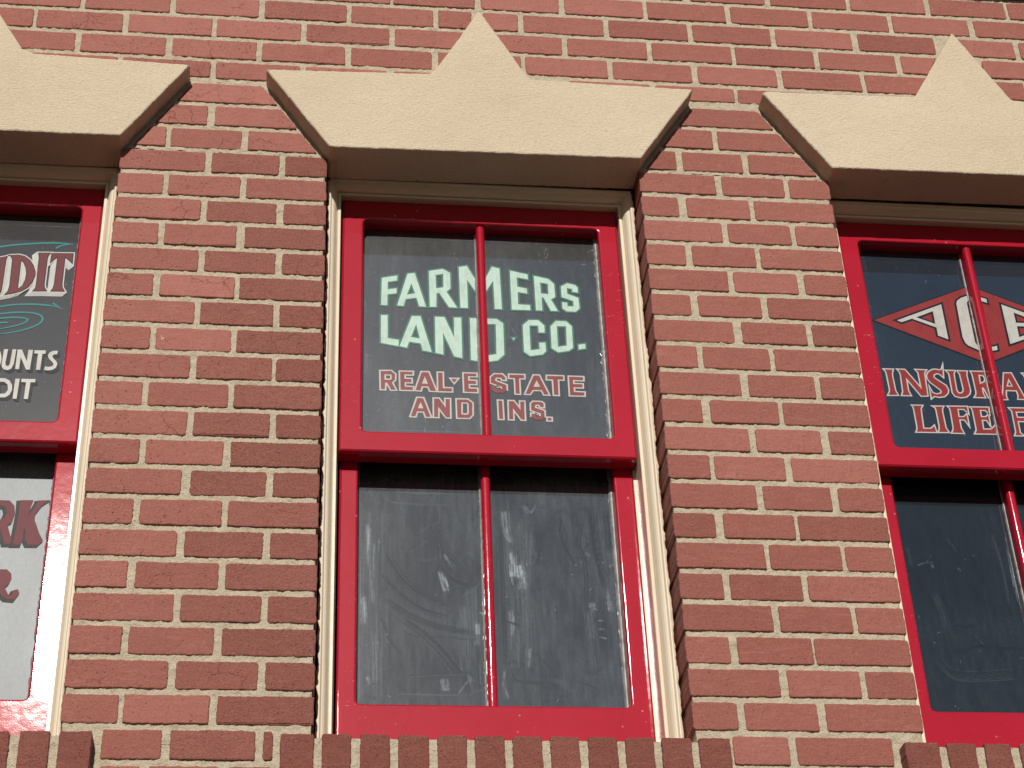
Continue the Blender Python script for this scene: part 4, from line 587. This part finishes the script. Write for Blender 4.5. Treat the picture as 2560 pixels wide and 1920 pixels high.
def glyphs(items, y, layers, name, win):
    """painted lettering: layers of (material, growth, dx, dz); each layer a film 0.1 mm above the last"""
    mb = MB(); mats = []
    for k, (mt, gr, dx, dz) in enumerate(layers):
        if mt not in mats: mats.append(mt)
        for g in items:
            o = ccw([(x/1000+dx, z/1000+dz) for x, z in g[0]]); o = grow(o, gr) if gr else o
            hs = []
            for h in g[1:]:
                h0 = ccw([(x/1000+dx, z/1000+dz) for x, z in h]); hh = grow(h0, -gr) if gr else h0
                if area(hh) > 0.15*area(h0) and area(hh) > 0: hs.append(hh)
            yy = y - 0.0006 - 0.00025*k - 0.00008*(items.index(g) % 3)
            mb.fill([mb.ring(o, yy)] + [mb.ring(h[::-1], yy) for h in hs], mats.index(mt))
    return mb.build(name, mats, win)
def strokes(items, y, w, mat, name, win):
    mb = MB()
    for kk, g in enumerate(items):
        p = [(x/1000, z/1000) for x, z in g]; q = []
        for i in range(len(p)-1):                                    # Catmull-Rom through the traced points
            a, b, c, d = p[max(i-1, 0)], p[i], p[i+1], p[min(i+2, len(p)-1)]
            for t in range(8):
                t /= 8; q.append(tuple(0.5*((2*b[j]) + (c[j]-a[j])*t + (2*a[j]-5*b[j]+4*c[j]-d[j])*t*t + (3*b[j]-a[j]-3*c[j]+d[j])*t**3) for j in (0, 1)))
        q.append(p[-1]); prev = None; n = len(q)
        for i in range(n):
            a, b = q[max(i-1, 0)], q[min(i+1, n-1)]; l = math.hypot(b[0]-a[0], b[1]-a[1]) or 1
            ww = w*min(1.0, 0.25 + 2.2*min(1 - i/n, 0.5)); nx, nz = -(b[1]-a[1])/l*ww, (b[0]-a[0])/l*ww; yy = y - 0.0006 - 0.0001*kk
            pr = (mb.vert(q[i][0]-nx, yy, q[i][1]-nz), mb.vert(q[i][0]+nx, yy, q[i][1]+nz))
            if prev: mb.face((prev[0], pr[0], pr[1], prev[1]))
            prev = pr
    return mb.build(name, mat, win)

def window(k, label, gup, glow):
    X0, X1 = OPEN[k]; mb = MB()
    P = [[mb.vert(X0+u, y, -1.37), mb.vert(X0+u, y, 0.0035-u), mb.vert(X1-u, y, 0.0035-u), mb.vert(X1-u, y, -1.37)] for u, y in PROF]
    for a, b in zip(P, P[1:]):
        for i in range(3): mb.face((a[i], b[i], b[i+1], a[i+1]), 0, False)
    win = mb.build('window', 'cream', root, label)
    # lumpy caulk along the brick
    mb = MB()
    for sx, X in ((1, X0), (-1, X1)):
        prev = None; n = 210; bl = 0.0
        for i in range(n+1):
            z = -1.362 + (1.362 - 0.012)*i/n; bl = 0.72*bl + random.gauss(0, 0.0007)
            fl = ((z/H) % 1.0); bump = 0.0026*max(0, 1 - abs(fl - 0.18)/0.16) if random.random() > 0.25 else 0.0012
            u = 0.0052 - min(0.0048, max(-0.001, bl + bump))
            pr = [mb.vert(X+sx*q, y, z) for q, y in ((0.0100, 0.0600), (u+0.0012, 0.0606), (u, 0.0625), (u, 0.075))]
            if prev:
                for t in range(3): mb.face((prev[t], pr[t], pr[t+1], prev[t+1]) if sx < 0 else (prev[t+1], pr[t+1], pr[t], prev[t]), 0, True)
            prev = pr
    mb.build('caulk', 'caulk', win)
    mb = MB(); frame(mb, X0+0.0385, X1-0.0367, -0.683, -0.030, X0+0.0845, X1-0.0812, -0.6335, -0.0822, 0.103, 0.1445, 0.013); mb.build('upper_sash', 'red', win)
    mb = MB(); frame(mb, X0+0.0425, X1-0.0388, -1.372, -0.615, X0+0.0800, X1-0.0810, -1.2130, -0.640, 0.146, 0.190, 0.011); mb.build('lower_sash', 'red', win)
    for z0, z1, y, yg, xa, xb in ((-0.640, -0.075, 0.1100, 0.140, 0.3330, 0.3512), (-1.220, -0.645, 0.1530, 0.182, 0.3307, 0.3495)):
        mb = MB(); bar(mb, X0+xa, X0+xb, z0, z1, y, yg); mb.build('glazing_bar', 'red', win)
        mb = MB(); lo = -0.634 if yg < 0.15 else -1.213; hi = -0.083 if yg < 0.15 else -0.65
        bead(mb, X0+xa+0.0005, lo, hi, yg, -1, 0.0032); bead(mb, X0+xb-0.0005, lo, hi, yg, 1, 0.0025)
        bead(mb, X1-0.0812, lo, hi, yg, -1, 0.0062); bead(mb, X0+0.0825, lo, hi, yg, 1, 0.0025)
        mb.build('sealant', 'sealant', win)
    if k == 1: mb = dusty_pane(X0+0.078, X1-0.074, -0.645, -0.070, 0.140, 0.10, DIRT['up'], 30)
    else: mb = MB(); mb.box(X0+0.078, X1-0.074, 0.140, 0.1436, -0.645, -0.070)
    mb.build('glass_pane', gup, win)
    if k == 1: mb = dusty_pane(X0+0.074, X1-0.074, -1.224, -0.63, 0.182, 0.080, DIRT['low'], 150)
    elif k == 2: mb = dusty_pane(X0+0.074, X1-0.074, -1.224, -0.63, 0.182, 0.035, DIRT['rl'], 60)
    else: mb = MB(); mb.box(X0+0.074, X1-0.074, 0.182, 0.1856, -1.224, -0.63)
    mb.build('glass_pane', glow, win)
    mb = MB(); mb.box(X0-0.01, X1+0.01, 0.2005, 0.224, -1.40, 0.05); mb.build('dark_backing', 'dark', win)  # unseen near-black sheet added behind the panes in place of a dark room
    return win

w = window(0, 'red sash window at left with scrolled dark pane lettering and glaring lower glass', 'glass_left', 'glass_llow')
glyphs(GL['udit'], 0.140, [('white', 0.0046, -0.0094*t/6, -0.0088*t/6) for t in range(6, -1, -1)] + [('black', 0.0020, 0, 0), ('wine', 0, 0, 0)], 'lettering', w)
strokes(GL['swoosh'][:2], 0.140, 0.0021, 'teal', 'scroll_ornament', w); strokes(GL['swoosh'][2:], 0.140, 0.0021, 'teal', 'scroll_ornament', w)
for g in ('ounts', 'dit'): glyphs(GL[g], 0.140, [('black', 0, 0.0056*t/4, -0.0066*t/4) for t in range(4, 0, -1)] + [('white', 0, 0, 0)], 'lettering', w)
for g in ('rk', 'r'): glyphs(GL[g], 0.182, [('black', 0.0030, -0.004, -0.004), ('wine', 0, 0, 0)], 'lettering', w)
w = window(1, 'middle red sash window with mint green and faded red block lettering', 'glass_up', 'glass_low')
for g in ('farmers', 'land'): glyphs(GL[g], 0.140, [('green', 0.0036, 0, 0), ('mint', 0, 0, 0)], 'lettering', w)
for g in (GL['real'], GL['ins'][:3], GL['ins'][3:]): glyphs(g, 0.140, [('white', 0.0034, 0, 0), ('maroon', 0, 0, 0)], 'lettering', w)
w = window(2, 'red sash window at right with a red diamond emblem over dark glass', 'glass_right', 'glass_rlow')
GL['diamond'] = [[[(1218.6, -279.1), (1457.1, -173.2), (1695.6, -276.5), (1459.8, -384.8)]]]
glyphs(GL['diamond'], 0.140, [('navy', 0.0030, 0, 0), ('signred', 0, 0, 0)], 'emblem', w)
glyphs(GL['acee'], 0.1396, [('navy', 0.0048, 0, 0), ('white', 0, 0, 0)], 'lettering', w)
for g in ('insur', 'life'): glyphs(GL[g], 0.140, [('white', 0.0030, 0, 0), ('signred', 0, 0, 0)], 'lettering', w)

# ------------------------------------------------------------------ street
mb = MB(); mb.face([mb.vert(-200, 60, -Z0), mb.vert(-200, -200, -Z0), mb.vert(200, -200, -Z0), mb.vert(200, 60, -Z0)][::-1])
g = mb.build('street', 'ground'); g['kind'] = 'structure'
